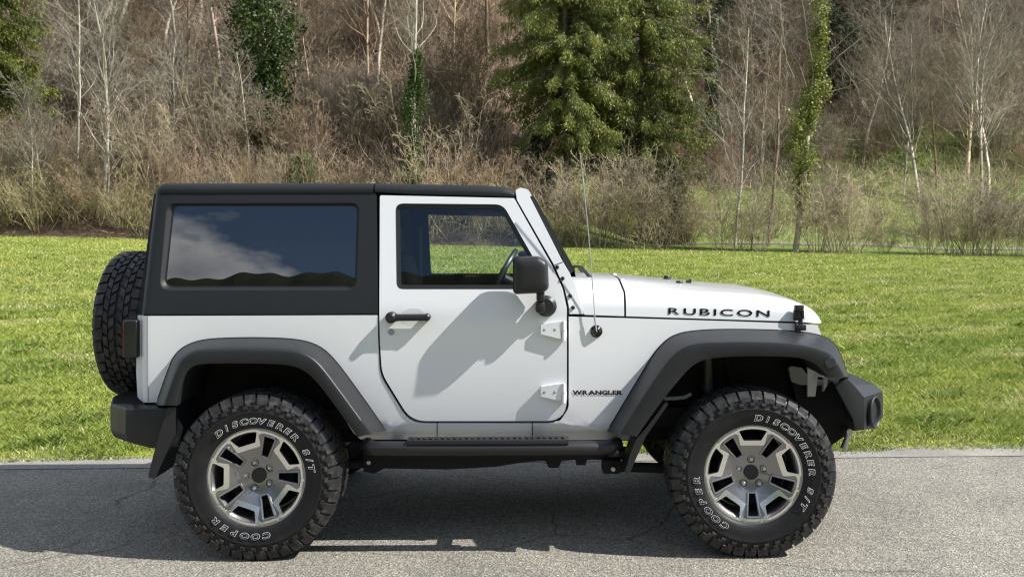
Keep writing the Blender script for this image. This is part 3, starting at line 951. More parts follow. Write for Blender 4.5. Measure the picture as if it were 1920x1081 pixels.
# pale slab on the bank, far right
bm = bmesh.new()
x, y = wx(1893, 62), 62
rbox(bm, (0, 0, .18), (3.0, .5, .36), .06)
rbox(bm, (.2, -.02, .39), (2.5, .42, .08), .03)
o = obj('stone_slab', bm, mat('pale_stone', (.38, .37, .34), .85, var=(3, (.24, .24, .22), .45, .6)))
o.location = (x, y, tz(x, y) - .02)
tag(o, 'pale stone slab lying on the grassy bank at far right', 'slab')

# ================================================================== the off-road car
def px_off(pts, d):
    """offset a closed polygon by d pixels (positive = outwards)"""
    P = [Vector(p[:2]) for p in pts]
    n = len(P)
    area = sum(P[i].x * P[(i + 1) % n].y - P[(i + 1) % n].x * P[i].y for i in range(n))
    sg = 1 if area > 0 else -1
    out = []
    for i in range(n):
        a, b = (P[i] - P[i - 1]), (P[(i + 1) % n] - P[i])
        if a.length < 1e-6: a = b
        if b.length < 1e-6: b = a
        a.normalize(); b.normalize()
        na, nb = Vector((a.y, -a.x)) * sg, Vector((b.y, -b.x)) * sg
        m = na + nb
        m = m / max(m.length_squared / 2, .3)
        q = P[i] + m * d
        out.append((q.x, q.y))
    return out

BELT = 1.205
CR = 0.055
def half_w(x):
    return 0.775 if x < .31 else .775 - .13 * ((x - .31) / 1.3) ** 1.15

def rear_x(z):
    return -1.864 + (max(0, z - 1.2)) / .62 * .036

def Yb(x, z):
    w = half_w(x)
    if z <= BELT:
        w -= .020 * ((z - .97) / .35) ** 2 if z < .97 else .004 * ((z - .97) / .235) ** 2
        if z < .605: w -= (.605 - z) * .85
    else:
        w -= .004 + (z - BELT) * .165
    d = rear_x(z) + CR - x
    if d > 0:
        w -= CR - math.sqrt(max(CR * CR - d * d, (.1 * CR) ** 2))
    return -w

CAR = empty('offroad_car', (0, 0, 0))
tag(CAR, 'white two-door off-road car with black hardtop and big mud tyres on the asphalt', 'car')
XC = [(-1.87, -1.79, .008), (-1.77, -.60, .13)]
XF = [(.36, 1.66, .06)]

# --- tub sides (rear quarter, rocker, front side panel in one skin each side)
tub_px = [(258.3, 590.5), (708.5, 590.5), (708.5, 630), (712.5, 703, 70), (768, 793, 50), (1027, 793), (1050, 789, 12), (1066.5, 765, 25),
          (1066.5, 593), (1173, 596), (1362, 601.5), (1488, 606), (1533, 609, 4), (1541, 630), (1545, 700), (1522, 672, 12), (1490, 652, 20), (1318, 652, 30), (1282, 676, 20), (1206, 803), (1184, 823),
          (676, 823), (664, 812), (622, 738, 20), (590, 694, 20), (550, 666, 20), (370, 666, 30), (340, 690, 12), (325, 757), (292, 754), (265, 751, 3), (258, 744, 3), (255.3, 697)]
b = panel([tub_px], Yb, xcuts=XC + XF)
body = obj('body_side', b, M['white'], CAR, solid=.02, bev=.003)
b = mirror_bm(panel([tub_px], Yb, xcuts=XC + XF), only=True)
obj('body_side', b, M['white'], CAR, solid=.02, bev=.003)
# dark inner tub: jambs behind the shut lines
jamb_px = [(700, 362), (975, 366), (1046, 494), (1068, 540), (1078, 590), (1072, 800), (760, 800), (700, 700)]
win_px = [(741, 381, 16), (943, 383, 26), (1034, 542, 16), (743, 542, 14)]
W0 = fillet(win_px, 7)
for s in (0, 1):
    b = panel([jamb_px, px_off(W0, -5)], Yb, proud=-.035)
    if s: mirror_bm(b, only=True)
    obj('door_jamb', b, M['black'], CAR, solid=.012)
# rear end: tailgate and the back of the tub
bm = bmesh.new()
rows = []
for z in np.linspace(.60, 1.20, 8):
    y = abs(Yb(rear_x(z) + .0, z)) - .002
    rows.append([(rear_x(z) - .001, t * y, z) for t in np.linspace(-1, 1, 9)])
grid(bm, rows)
obj('tailgate', bm, M['white'], CAR, recalc=True, solid=.01)
# shut line on the rear corner
for px0, a, bb in ((277.7, 592, 752),):
    bm = bmesh.new()
    for s in (1, -1):
        p = [U(px0, y, Yb) for y in np.linspace(a, bb, 8)]
        tube(bm, [(v.x, (v.y - .0006) * s, v.z) for v in p], .0022, 5)
    obj('panel_seam', bm, M['greyarm'], body)
bm = bmesh.new()
for px0 in (819.6, 998):
    p = [U(px0, y, Yb) for y in np.linspace(791, 821, 5)]
    for s in (1, -1):
        tube(bm, [(v.x, v.y * s, v.z) for v in p], .0022, 5)
obj('rocker_seam', bm, M['black'], body)

# --- doors
door_px = [(712.5, 366, 4), (964, 371.5, 3), (1036, 499, 20), (1055, 541, 30), (1062.8, 577, 20), (1062.8, 788.5, 40), (771, 788.5, 50), (716.5, 700, 70), (712.5, 640, 20)]
DPR = .004
def sided(f, names):
    """build a bmesh with f() for the near side, and its mirror for the far side"""
    out = []
    for s in (1, -1):
        bm = f()
        if s < 0: mirror_bm(bm, only=True)
        out.append(bm)
    return out

for s in (0, 1):
    def fl(bm):
        return mirror_bm(bm, only=True) if s else bm
    door = obj('door', fl(panel([door_px, win_px], Yb, proud=DPR, nf=7)), M['white'], CAR, solid=.022, bev=.005, seg=3)
    # rounded rubber round the pane, and the pane
    bm = panel([px_off(W0, .6), px_off(W0, -8)], Yb, proud=-.010)
    obj('window_seal', fl(bm), M['seal'], door, solid=.012, bev=.004)
    bm = panel([px_off(W0, -4)], Yb, proud=-.018, zstep=.05)
    obj('window_pane', fl(bm), M['clear'], door)
    # handle: cup, grip, button
    hx = []
    bm = bmesh.new()
    c = U(775, 594, Yb)
    for k in range(1):
        rows = []
        for q in np.linspace(0, 1, 7):
            rr = 1 - q * q * .999 if q < 1 else .001
            rows.append([(c.x + math.cos(a) * .062 * (1 - q), c.y - DPR - .0012 + .0, c.z + math.sin(a) * .046 * (1 - q)) for a in np.linspace(0, 2 * math.pi, 25)])
        grid(bm, rows)
    bmesh.ops.remove_doubles(bm, verts=bm.verts[:], dist=1e-5)
    cup = bm
    obj('handle_cup', fl(cup), M['white'], door, recalc=True)
    bm = bmesh.new()
    a, e = U(735, 594, Yb), U(800, 593.5, Yb)
    Yh = a.y - DPR
    rows = []
    for t in np.linspace(0, 1, 13):                 # grip bar, bridging the cup
        x = a.x + (e.x - a.x) * t
        hh = .0235 - .006 * sstep(0, .25, t)
        off = .030
        ring = []
        for k in range(14):
            an = k * 2 * math.pi / 14
            ca, sa = math.cos(an), math.sin(an)
            ring.append((x, Yh - off + .013 * ca * (1 - .0), a.z + hh * math.copysign(abs(sa) ** .7, sa)))
        rows.append(ring)
    V = grid(bm, rows, close=True)
    bm.faces.new(V[0]); bm.faces.new(list(reversed(V[-1])))
    disc_y(bm, (e.x + .004, e.z), .0185, Yh + .002, Yh - .043, 20, .008)
    disc_y(bm, (a.x, a.z), .0285, Yh + .002, Yh - .044, 24, .008)
    obj('handle', fl(bm), M['plastic'], door, recalc=True)
    bm = bmesh.new()
    disc_y(bm, (a.x, a.z), .019, Yh - .040, Yh - .050, 24, .003)
    hb = obj('handle_button', fl(bm), M['plastic'], door, recalc=True)
    bm = bmesh.new()
    k_ = U(734, 621.5, Yb)
    disc_y(bm, (k_.x, k_.z), .0165, k_.y + .003, k_.y - DPR - .005, 20, .002)
    disc_y(bm, (k_.x, k_.z), .0105, k_.y - DPR - .004, k_.y - DPR - .0075, 20, .002)
    obj('lock', fl(bm), M['nickel'], door, recalc=True)
    # hinges
    for (hy0, hy1) in ((602, 634), (718, 750)):
        bm = bmesh.new()
        poly = fillet([(1014, hy0 + 5, 3), (1047, hy0, 2), (1052, hy0 - 1, 2), (1052, hy1, 2), (1046, hy1 - 1, 2), (1014, hy1 - 9, 3)], 3)
        bm = panel([poly], Yb, proud=DPR + .022, zstep=0)
        h = obj('hinge', fl(bm), M['white'], door, solid=.024, bev=.005)
        bm = bmesh.new()
        p0, p1 = U(1056.5, hy0 - 1, Yb), U(1056.5, hy1 + 3, Yb)
        tube(bm, [(p0.x, p0.y - .020, p0.z), (p0.x, p0.y - .020, (p0.z + p1.z) / 2 + .001)], .0115, 14)
        tube(bm, [(p0.x, p0.y - .020, (p0.z + p1.z) / 2 - .001), (p0.x, p0.y - .020, p1.z)], .0115, 14)
        rbox(bm, (p0.x + .004, p0.y - .008, (p0.z * .3 + p1.z * .7)), (.022, .022, .040), .003)
        obj('hinge_pin', fl(bm), M['white'], door, recalc=True)
        bm = bmesh.new()
        for bx in (1020.5, 1040):
            q = U(bx, hy0 + 15, Yb)
            disc_y(bm, (q.x, q.z), .0078, q.y - DPR - .018, q.y - DPR - .0225, 14, .001)
            disc_y(bm, (q.x, q.z), .0040, q.y - DPR - .020, q.y - DPR - .0240, 10, .001)
        obj('hinge_bolt', fl(bm), M['greyarm'], door, recalc=True)
    # mirror: shell, arm and foot
    bm = bmesh.new()
    base = U(1024, 573, Yb)
    y0 = base.y - DPR
    disc_y(bm, (base.x, base.z), .053, y0 + .004, y0 - .040, 32, .016)
    arm0 = U(1013, 575, y0 - .05)
    rbox(bm, (arm0.x, y0 - .052, arm0.z), (.050, .05, .060), .016)
    a1 = U(1013, 550, y0 - .06)
    rbox(bm, (a1.x + .001, y0 - .062, a1.z), (.042, .046, .085), .014)
    foot = obj('mirror_arm', fl(bm), M['plastic'], door, recalc=True)
    bm = bmesh.new()
    head = [(961.5, 484, 8), (970, 480, 8), (1010, 480, 16), (1027, 490, 14), (1029.5, 541, 12), (1017, 549, 9), (966, 551.5, 8), (962, 546, 7)]
    HP = fillet(head, 5)
    rows = []
    hc = (996.0, 516.0)
    for (yy, k_) in ((y0 - .028, .86), (y0 - .034, .97), (y0 - .05, 1.0), (y0 - .095, .995), (y0 - .112, .97), (y0 - .125, .92), (y0 - .133, .84), (y0 - .138, .70), (y0 - .141, .45), (y0 - .142, .18)):
        rows.append([tuple(U(hc[0] + (p[0] - hc[0]) * k_ + (1 - k_) * 3, hc[1] + (p[1] - hc[1]) * k_, yy)) for p in HP])
    V = grid(bm, rows, close=True)
    bm.faces.new(V[-1])
    bm.faces.new(list(reversed(V[0])))
    sh = obj('mirror_shell', fl(bm), M['plastic'], door, recalc=True, angle=60)
    bm = bmesh.new()
    m0 = U(961.0, 516, y0 - .09)
    rbox(bm, (m0.x + .0045, y0 - .078, m0.z), (.004, .08, .150), .0)
    obj('mirror_glass', fl(bm), M['gloss'], sh)

# --- hardtop
ht_px = [(289.0, 361.5, 5), (706, 361.5, 6), (709.3, 588), (258.3, 588)]
hw_px = [(313, 380.5, 18), (674.5, 380, 16), (668.5, 544, 20), (298.5, 544, 20)]
HW = fillet(hw_px, 8)
HG = fillet([(322, 384, 14), (670, 384, 12), (666, 538.5, 18), (305.5, 538.5, 18)], 8)
for s in (0, 1):
    bm = panel([ht_px, HW], Yb, xcuts=XC)
    if s: mirror_bm(bm, only=True)
    hardtop = obj('hardtop_side', bm, M['hard'], CAR, solid=.02, bev=.003)
    bm = bmesh.new()
    r0 = [(lambda v: (v.x, v.y + .001, v.z))(U(p[0], p[1], Yb)) for p in HW]
    r1 = [(lambda v: (v.x, v.y + .024, v.z))(U(p[0], p[1], Yb)) for p in HG]
    grid(bm, [r0, [tuple((Vector(p) * .45 + Vector(q) * .55) + Vector((0, -.006, 0))) for p, q in zip(r0, r1)], r1], close=True)
    bmesh.ops.recalc_face_normals(bm, faces=bm.faces[:])
    if s: mirror_bm(bm, only=True)
    fr = obj('window_recess', bm, M['hard'], hardtop)
    bm = panel([px_off(HG, 1.5)], Yb, proud=-.022)
    if s: mirror_bm(bm, only=True)
    obj('side_window', bm, M['tint'], hardtop)
    bm = panel([px_off(HG, 1.0), px_off(HG, -2.2)], Yb, proud=-.0205)
    if s: mirror_bm(bm, only=True)
    obj('window_band', bm, M['seal'], hardtop)
# back wall of the hardtop with its window
bm = bmesh.new()
rows = []
for z in np.linspace(1.207, 1.81, 9):
    y = abs(Yb(rear_x(z), z)) - .002
    rows.append([(rear_x(z) - .001, t * y, z) for t in np.linspace(-1, 1, 13)])
V = grid(bm, rows)
bmesh.ops.delete(bm, geom=[f for f in bm.faces if abs(f.calc_center_median().y) < .50 and 1.28 < f.calc_center_median().z < 1.75], context='FACES')
hardtop = obj('hardtop_back', bm, M['hard'], CAR, recalc=True)
bm = bmesh.new()
for z0, z1 in ((1.25, 1.78),):
    bm.faces.new([bm.verts.new(p) for p in ((rear_x(z0) + .01, -.54, z0), (rear_x(z0) + .01, .54, z0), (rear_x(z1) + .01, .54, z1), (rear_x(z1) + .01, -.54, z1))])
obj('rear_window', bm, M['tint'], hardtop)

def roof_section(x, z0, rise, inset, crown=.016):
    w0 = abs(Yb(max(x, rear_x(1.8) + CR), z0)) - inset
    half = [(0, 0), (-.003, .30), (.002, .55), (.012, .78), (.034, .93), (.075, 1.0)]
    pts = [(x, -(w0 - a), z0 + rise * b_) for a, b_ in half]
    for yy in (.45, .25, 0):
        pts.append((x, -yy, z0 + rise + crown * (1 - (yy / .62) ** 2)))
    return pts + [(p[0], -p[1], p[2]) for p in reversed(pts[:-1])]

def zpx(px, py):
    return U(px, py, Yb).z
bm = bmesh.new()
rows = []
x0 = rear_x(1.82)
for d, sc, ins in ((0, .12, .052), (.006, .40, .034), (.018, .66, .018), (.035, .88, .006), (.055, 1, 0), (.3, 1, 0), (.7, 1, 0), (1.0, 1, 0), (1.14, 1, 0)):
    x = x0 + d
    pxx = 1000 + (x - CX) * 362.6
    z0 = zpx(pxx, 362.3 - .8 * d)
    rows.append(roof_section(x, z0, (zpx(pxx, 342.5) - z0) * sc, ins - .005))
x_end = U(700.3, 350, Yb).x
rows[-1] = [(x_end, p[1], p[2]) for p in rows[-1]]
grid(bm, rows)
bm.faces.new([v for v in bm.verts[-len(rows[-1]):]])
bm.faces.new([v for v in bm.verts[:len(rows[0])]])
obj('roof', bm, M['hard'], CAR, recalc=True, angle=50)
bm = bmesh.new()
rows = []
for px_, yd, yt, sc in ((702.8, 360, 343.3, 1), (771, 364, 344.3, 1), (850, 366, 345.3, 1), (905, 367.3, 346.5, 1), (940, 368.6, 349.0, 1), (956, 369.3, 352.5, 1), (964.5, 369.8, 360, 1)):
    x = U(px_, yd, Yb).x
    z0 = zpx(px_, yd); z1 = zpx(px_, yt)
    rows.append(roof_section(x, z0, z1 - z0, -.004, .014))
V = grid(bm, rows)
bm.faces.new(V[0]); bm.faces.new(list(reversed(V[-1])))
rp = obj('roof_panel', bm, M['hard'], CAR, recalc=True, angle=50)
# ridge lines pressed into the front panel edge
bm = bmesh.new()
for dy in (7.5, 12.5):
    for s in (1, -1):
        tube(bm, [(lambda v: (v.x, (v.y - .0035) * s, v.z))(U(p, y0_ + dy, Yb)) for p, y0_ in ((706, 346), (771, 349.5), (850, 351), (905, 352.5), (938, 354.5))], .004, 6)
obj('drip_rail', bm, M['hard'], rp)

# --- windscreen frame
ap_px = [(966.8, 356, 4), (976, 351.5, 8), (990, 355.5, 6), (997, 366, 3), (993.5, 369), (1054, 488), (1068, 511), (1082, 545), (1094.5, 588.3), (1067.5, 588.3), (1067, 575, 10), (1059, 541, 25), (1040, 498, 15), (969, 374)]
bm = bmesh.new()
hd = [U(p[0], p[1], -.66) for p in fillet([(968, 357, 3), (976, 352.5, 8), (990, 356.5, 6), (997, 366, 3), (992, 378), (976, 374)], 4)]
V = grid(bm, [[(v.x, yy, v.z + .008 * (1 - (yy / .66) ** 2)) for v in hd] for yy in np.linspace(-.64, .64, 9)], close=True)
bm.faces.new(V[0]); bm.faces.new(V[-1])
wf = obj('windscreen_frame', bm, M['white'], CAR, recalc=True)
for s in (0, 1):
    bm = panel([ap_px], Yb, proud=.0012)
    if s: mirror_bm(bm, only=True)
    obj('windscreen_pillar', bm, M['white'], wf, solid=.05, bev=.006)
pa, pb = U(996.5, 368, -.655), U(1072.5, 508, -.70)
bm = bmesh.new()
sl = [U(p[0], p[1], -.66) for p in ((992.5, 368.5), (1000.5, 366.5), (1077.5, 505), (1069, 512))]
for s in (1, -1):
    rows = [[(v.x, s * (yy + dy), v.z) for v, dy in zip(sl, (0, 0, -.045, -.045))] for yy in (-.662, -.60)]
    V = grid(bm, rows, close=True)
    bm.faces.new(V[0]); bm.faces.new(V[1])
rows = [[(pb.x + dx, yy, pb.z + dz) for dx, dz in ((-.02, .05), (.01, .02), (.02, -.03), (-.02, -.03))] for yy in (-.69, .69)]
V = grid(bm, rows, close=True)
obj('windscreen_seal', bm, M['seal'], wf, recalc=True, smooth=False)
bm = bmesh.new()
bm.faces.new([bm.verts.new(p) for p in ((pa.x, -.62, pa.z), (pb.x, -.67, pb.z), (pb.x, .67, pb.z), (pa.x, .62, pa.z))])
obj('windscreen', bm, M['clear'], wf)
for (bx, by) in ((1044.6, 500.6), (1055, 521.5), (1069, 554), (1074.5, 576)):
    bm = bmesh.new()
    q = U(bx, by, Yb)
    for s in (1, -1):
        V = disc_y(bm, (q.x, q.z), .0098, q.y + .002, q.y - .012, 16, .003)
        disc_y(bm, (q.x, q.z), .005, q.y - .010, q.y - .014, 8, .001)
        if s == 1: break
    mirror_bm(bm)
    obj('frame_bolt', bm, M['gloss'], wf, recalc=True)
# windscreen lower pillar split line
bm = bmesh.new()
for s in (1, -1):
    tube(bm, [(lambda v: (v.x, (v.y - .0035) * s, v.z))(U(p, y, Yb)) for p, y in ((1040, 496), (1056, 490))], .0018, 5)
obj('frame_seam', bm, M['greyarm'], wf)

# --- cowl and bonnet
KX = [.33, .62, .9, 1.17, 1.36, 1.50, 1.57, 1.61, 1.637, 1.648]
KS = [1.315, 1.305, 1.295, 1.280, 1.266, 1.240, 1.215, 1.190, 1.160, 1.124]
KC = [1.366, 1.353, 1.327, 1.300, 1.287, 1.256, 1.230, 1.203, 1.172, 1.132]
KZ = [(lambda v: (v.x, v.z))(U(p, y, Yb)) for p, y in ((1090, 589.5), (1173, 592.5), (1362, 598.5), (1489, 602.5), (1533, 606))]
def hood_section(x, drop=0, inset=0):
    w = half_w(x) - .005 - inset
    z0 = np.interp(x, [k[0] for k in KZ], [k[1] for k in KZ])
    zs = np.interp(x, KX, KS) - drop
    zc = np.interp(x, KX, KC) - drop
    h = zs - z0
    half = [(w, z0), (w - .002, z0 + .30 * h), (w - .007, z0 + .58 * h), (w - .020, z0 + .80 * h), (w - .044, z0 + .93 * h), (w - .085, zs), (w - .16, zs + (zc - zs) * .22), (w - .26, zs + (zc - zs) * .62), (w - .36, zc - .004), (w * .25, zc), (0, zc + .001)]
    p = [(x, -a, b_) for a, b_ in half]
    return p + [(q[0], -q[1], q[2]) for q in reversed(p[:-1])]
bm = bmesh.new()
rows = [hood_section(x) for x in np.linspace(U(1096, 580, Yb).x, U(1170.3, 580, Yb).x, 6)]
xw = U(1078, 520, Yb).x                                # upper rear of the cowl leans back along the windscreen
r0 = []
for p in rows[0]:
    t = (p[2] - 1.19) / .13
    r0.append((p[0] - .055 * max(0, min(1, t)), p[1], p[2]))
rows[0] = r0
V = grid(bm, rows)
bm.faces.new(list(reversed(V[0])))
cowl = obj('cowl', bm, M['white'], CAR, recalc=True, angle=40)
bm = bmesh.new()
xs = list(np.linspace(U(1174, 580, Yb).x, 1.55, 16)) + [1.58, 1.605, 1.622, 1.634, 1.642, 1.648]
rows = [hood_section(x, drop=0, inset=0 if x < 1.56 else (x - 1.56) ** 2 * 4) for x in xs]
V = grid(bm, rows)
bm.faces.new(list(reversed(V[0]))); bm.faces.new(V[-1])
hood = obj('bonnet', bm, M['white'], CAR, recalc=True, angle=40)
bm = bmesh.new()                                       # dark gap between cowl and bonnet, and below both
rows = [[(p[0], p[1] * .992, p[2] - .006) for p in hood_section(x)] for x in (U(1168, 580, Yb).x, U(1176, 580, Yb).x)]
grid(bm, rows)
for s in (1, -1):
    grid(bm, [[(x, s * (half_w(x) - .016), np.interp(x, [k[0] for k in KZ], [k[1] for k in KZ]) + dz) for x in np.linspace(.36, 1.57, 9)] for dz in (-.05, .03)])
obj('bonnet_gap', bm, M['black'], hood, recalc=True)
for (bx, by, yy) in ((1274, 535, -.30), (1251, 524.5, .06)):
    bm = bmesh.new()
    q = U(bx, by, yy)
    zt = q.z
    V = [(q.x, q.y, zt - .01), (q.x, q.y, zt + .020), (q.x, q.y, zt + .026)]
    tube(bm, V, [.024, .020, .016], 16)
    obj('rest_stop', bm, M['plastic'], hood)
bm = bmesh.new()
q = U(1291, 531, -.20)
rbox(bm, (q.x, q.y, q.z + .008), (.03, .025, .016), .004)
rbox(bm, (q.x + .008, q.y, q.z + .018), (.014, .02, .012), .003)
obj('washer_nozzle', bm, M['plastic'], hood)
for (bx, by, yy) in ((1167, 529, -.42), (1152, 518, .10)):
    bm = bmesh.new()
    q = U(bx, by, yy)
    rbox(bm, (q.x + .045, q.y, q.z - .004), (.13, .05, .012), .004)
    bmesh.ops.create_uvsphere(bm, u_segments=12, v_segments=8, radius=.016, matrix=Matrix.Translation((q.x, q.y, q.z + .004)))
    obj('bonnet_hinge', bm, M['white'], hood)
# latch
for s in (1, -1):
    bm = bmesh.new()
    q = U(1497, 596, Yb)
    y = q.y - .006
    def lb(px_, py_, wx, hz, dy, dep, bv=.003):
        v = U(px_, py_, q.y)
        rbox(bm, (v.x, (y - dy) * s, v.z), (wx / 360, dep, hz / 360), bv)
    lb(1496, 577, 17, 12, .014, .030, .005)
    lb(1494, 590, 15, 20, .010, .022, .004)
    lb(1502.5, 589, 5, 16, .020, .012)
    lb(1499, 604, 8, 14, .012, .014)
    lb(1499, 613, 20, 11, .012, .028, .005)
    lb(1491, 607, 4, 6, .016, .012)
    obj('bonnet_latch', bm, M['plastic'], CAR)

# --- grille and lamps across the front
bm = bmesh.new()
xg = U(1541, 640, Yb).x - .02
pr = [(xg - .03, 1.125), (xg + .005, 1.11), (xg + .02, 1.05), (xg + .025, .85), (xg + .01, .74), (xg - .03, .74)]
V = grid(bm, [[(p[0] - .02 * (abs(yy) / .62) ** 3, yy, p[1]) for p in pr] for yy in np.linspace(-.622, .622, 13)], close=True)
bm.faces.new(V[0]); bm.faces.new(V[-1])
gr = obj('grille', bm, M['white'], CAR, recalc=True)
for k in range(7):
    bm = bmesh.new()
    rbox(bm, (xg + .024, (k - 3) * .078, .93), (.012, .04, .27), .005)
    obj('grille_slot', bm, M['black'], gr)
for s in (1, -1):
    bm = bmesh.new()
    tube(bm, [(xg + .0, s * .42, .95), (xg + .028, s * .42, .95), (xg + .040, s * .42, .95)], [.092, .09, .06], 28)
    obj('headlight', bm, M['chrome'], gr)

# --- flares
NF = 60
def flare(O, C, I, name, far=False):
    s = -1 if far else 1
    o = [U(p[0], p[1], Yb) for p in resample(O, NF, 2)]
    o = [Vector((v.x, v.y - .004, v.z)) for v in o]
    c = [U(p[0], p[1], -.952) for p in resample(C, NF, 2)]
    i_ = [U(p[0], p[1], -.958) for p in resample(I, NF, 2)]
    rows = [[Vector((v.x, v.y + .03, v.z)) for v in o], o]
    for t, bu in ((.3, .010), (.6, .014), (.82, .012), (.94, .006)):
        rows.append([a.lerp(b_, t) + (Vector((0, -bu, 0))) for a, b_ in zip(o, c)])
    rows.append(c)
    rows.append([a.lerp(b_, .12) + Vector((0, -.003, 0)) for a, b_ in zip(c, i_)])
    rows.append([a.lerp(b_, .9) for a, b_ in zip(c, i_)])
    rows.append([v + Vector((0, .004, 0)) for v in i_])
    cen = sum(i_, Vector()) / NF
    rows.append([v + Vector((0, .030, 0)) for v in i_])
    rows = [[(v.x, v.y * s, v.z) for v in r] for r in rows]
    bm = bmesh.new()
    V = grid(bm, rows)
    for col in (0, -1):
        bm.faces.new([V[k][col] for k in range(len(V))])
    fo = obj(name, bm, M['flare'], CAR, recalc=True, angle=48)
    bm = bmesh.new()
    grid(bm, [[(v.x, y * s, v.z) for v in i_] for y in (-.932, -.80, -.56)])
    obj('wheel_arch_liner', bm, M['black'], CAR, recalc=True)
    # dark joint along the body
    bm = bmesh.new()
    tube(bm, [(v.x, (v.y + .001) * s, v.z) for v in o[1:-1]], .0035, 6, cap=False)
    obj('flare_gasket', bm, M['black'], fo)
    return fo
FO = [(1138, 808), (1206, 694), (1232, 652), (1262, 626), (1310, 618), (1380, 616.5), (1482, 619), (1540, 627), (1566, 643), (1578, 670), (1590, 704)]
FC = [(1162, 813), (1222, 718), (1262, 664), (1290, 646), (1330, 641), (1422, 640), (1490, 643), (1535, 652), (1560, 664), (1574, 684), (1585, 706)]
FI = [(1194, 818), (1240, 752), (1283, 700), (1304, 680), (1335, 670.5), (1392, 667), (1470, 668), (1508, 671), (1534, 684), (1546, 698), (1553, 708)]
RO = [(293, 757), (319, 682), (333, 657), (361, 641), (396, 634), (482, 632), (558, 635), (597, 646), (624, 668), (664, 721), (724, 806)]
RC = [(307, 759), (331, 692), (343, 671), (364, 657), (396, 654.5), (482, 654), (552, 656), (584, 668), (606, 690), (643, 740), (696, 812)]
RI = [(331, 760), (339, 722), (348, 698), (362, 684), (392, 681), (482, 681), (540, 683), (568, 692), (592, 713), (624, 754), (670, 819)]
for far in (False, True):
    ff = flare(FO, FC, FI, 'front_flare', far)
    flare(RO, RC, RI, 'rear_flare', far)
    q = U(1558, 679, -.958)
    bm = bmesh.new()
    disc_y(bm, (q.x, q.z), .0285, q.y + .006, q.y - .008, 28, .006)
    if far: mirror_bm(bm, only=True)
    obj('marker_lamp', bm, M['marker'], ff, recalc=True)

# --- wheels
RT = .414
def block(bm, poly, a0, a1, skew, mat=0, n=1):
    """tread lug: polygon of (y, r) swept from angle a0 to a1; skew turns it with y"""
    rows = []
    for k in range(n + 1):
        a = a0 + (a1 - a0) * k / n
        rows.append([(r * math.sin(a + skew * y), y, r * math.cos(a + skew * y)) for y, r in poly])
    V = grid(bm, rows, close=True, mat=mat)
    bm.faces.new(V[0]).material_index = mat
    bm.faces.new(list(reversed(V[-1]))).material_index = mat

def tyre_mesh():
    bm = bmesh.new()
    h = [(.232, .108), (.240, .122), (.262, .136), (.300, .1425), (.318, .1435), (.3235, .1455), (.3275, .1455), (.331, .142), (.345, .140), (.372, .134), (.392, .124), (.401, .105), (.404, .05)]
    prof = [(r, -y) for r, y in h] + [(.405, 0)] + [(r, y) for r, y in reversed(h)]
    lathe(bm, prof, 96)
    N = 40
    st = 2 * math.pi / N
    for k in range(N):
        for s in (-1, 1):
            a = k * st + (0 if s < 0 else st * .5)
            lg = k % 2
            inner = .078 if lg else .070
            poly = [(s * inner, .396), (s * inner, RT - .001), (s * .110, RT - .002), (s * .126, RT - .011), (s * (.137 if lg else .133), .383), (s * (.1425 if lg else .139), .362 if lg else .372), (s * .125, .360)]
            block(bm, poly, a - st * .405, a + st * .405, s * .35, 1)
            # biter on the sidewall: a step shape
            pz = [(s * .1395, .357), (s * .1445, .357), (s * .1475, .346), (s * .1465, .338), (s * .139, .336)]
            block(bm, pz, a - st * .30, a + st * .12, 0, 1)
            pz = [(s * .1365, .374), (s * .1420, .373), (s * .1450, .360), (s * .1445, .352), (s * .137, .352)]
            block(bm, pz, a - st * .05, a + st * .34, 0, 1)
            pc = [(s * .008, .396), (s * .008, RT), (s * .036, RT), (s * .036, .396)]
            block(bm, pc, a - st * .42, a + st * .30, s * 1.8, 1)
            pc = [(s * .042, .396), (s * .042, RT), (s * .066, RT), (s * .066, .396)]
            block(bm, pc, a - st * .10, a + st * .66, s * -1.6, 1)
    bmesh.ops.recalc_face_normals(bm, faces=bm.faces[:])
    for f in bm.faces: f.smooth = f.material_index == 0
    me = bpy.data.meshes.new('tyre')
    bm.to_mesh(me); bm.free()
    me.materials.append(M['rubber']); me.materials.append(M['tread'])
    return me
TYRE = tyre_mesh()

_gc = {}
def glyph(ch, size, offset, shear=0):
    k = (ch, size, offset, shear)
    if k in _gc: return _gc[k]
    cu = bpy.data.curves.new('g', 'FONT')
    cu.body = ch; cu.size = size; cu.offset = offset; cu.shear = shear; cu.fill_mode = 'FRONT'; cu.resolution_u = 6
    ob = bpy.data.objects.new('g', cu)
    COL.objects.link(ob)
    dg = bpy.context.evaluated_depsgraph_get()
    me = bpy.data.meshes.new_from_object(ob.evaluated_get(dg))
    vsx = [tuple(v.co) for v in me.vertices]
    fs = [tuple(p.vertices) for p in me.polygons]
    bpy.data.objects.remove(ob); bpy.data.curves.remove(cu); bpy.data.meshes.remove(me)
    _gc[k] = (vsx, fs)
    return _gc[k]

def put_glyph(bm, g, f, mat=0):
    V = [bm.verts.new(f(v[0], v[1])) for v in g[0]]
    for t in g[1]:
        try:
            q = bm.faces.new([V[i] for i in t]); q.material_index = mat
        except ValueError: pass

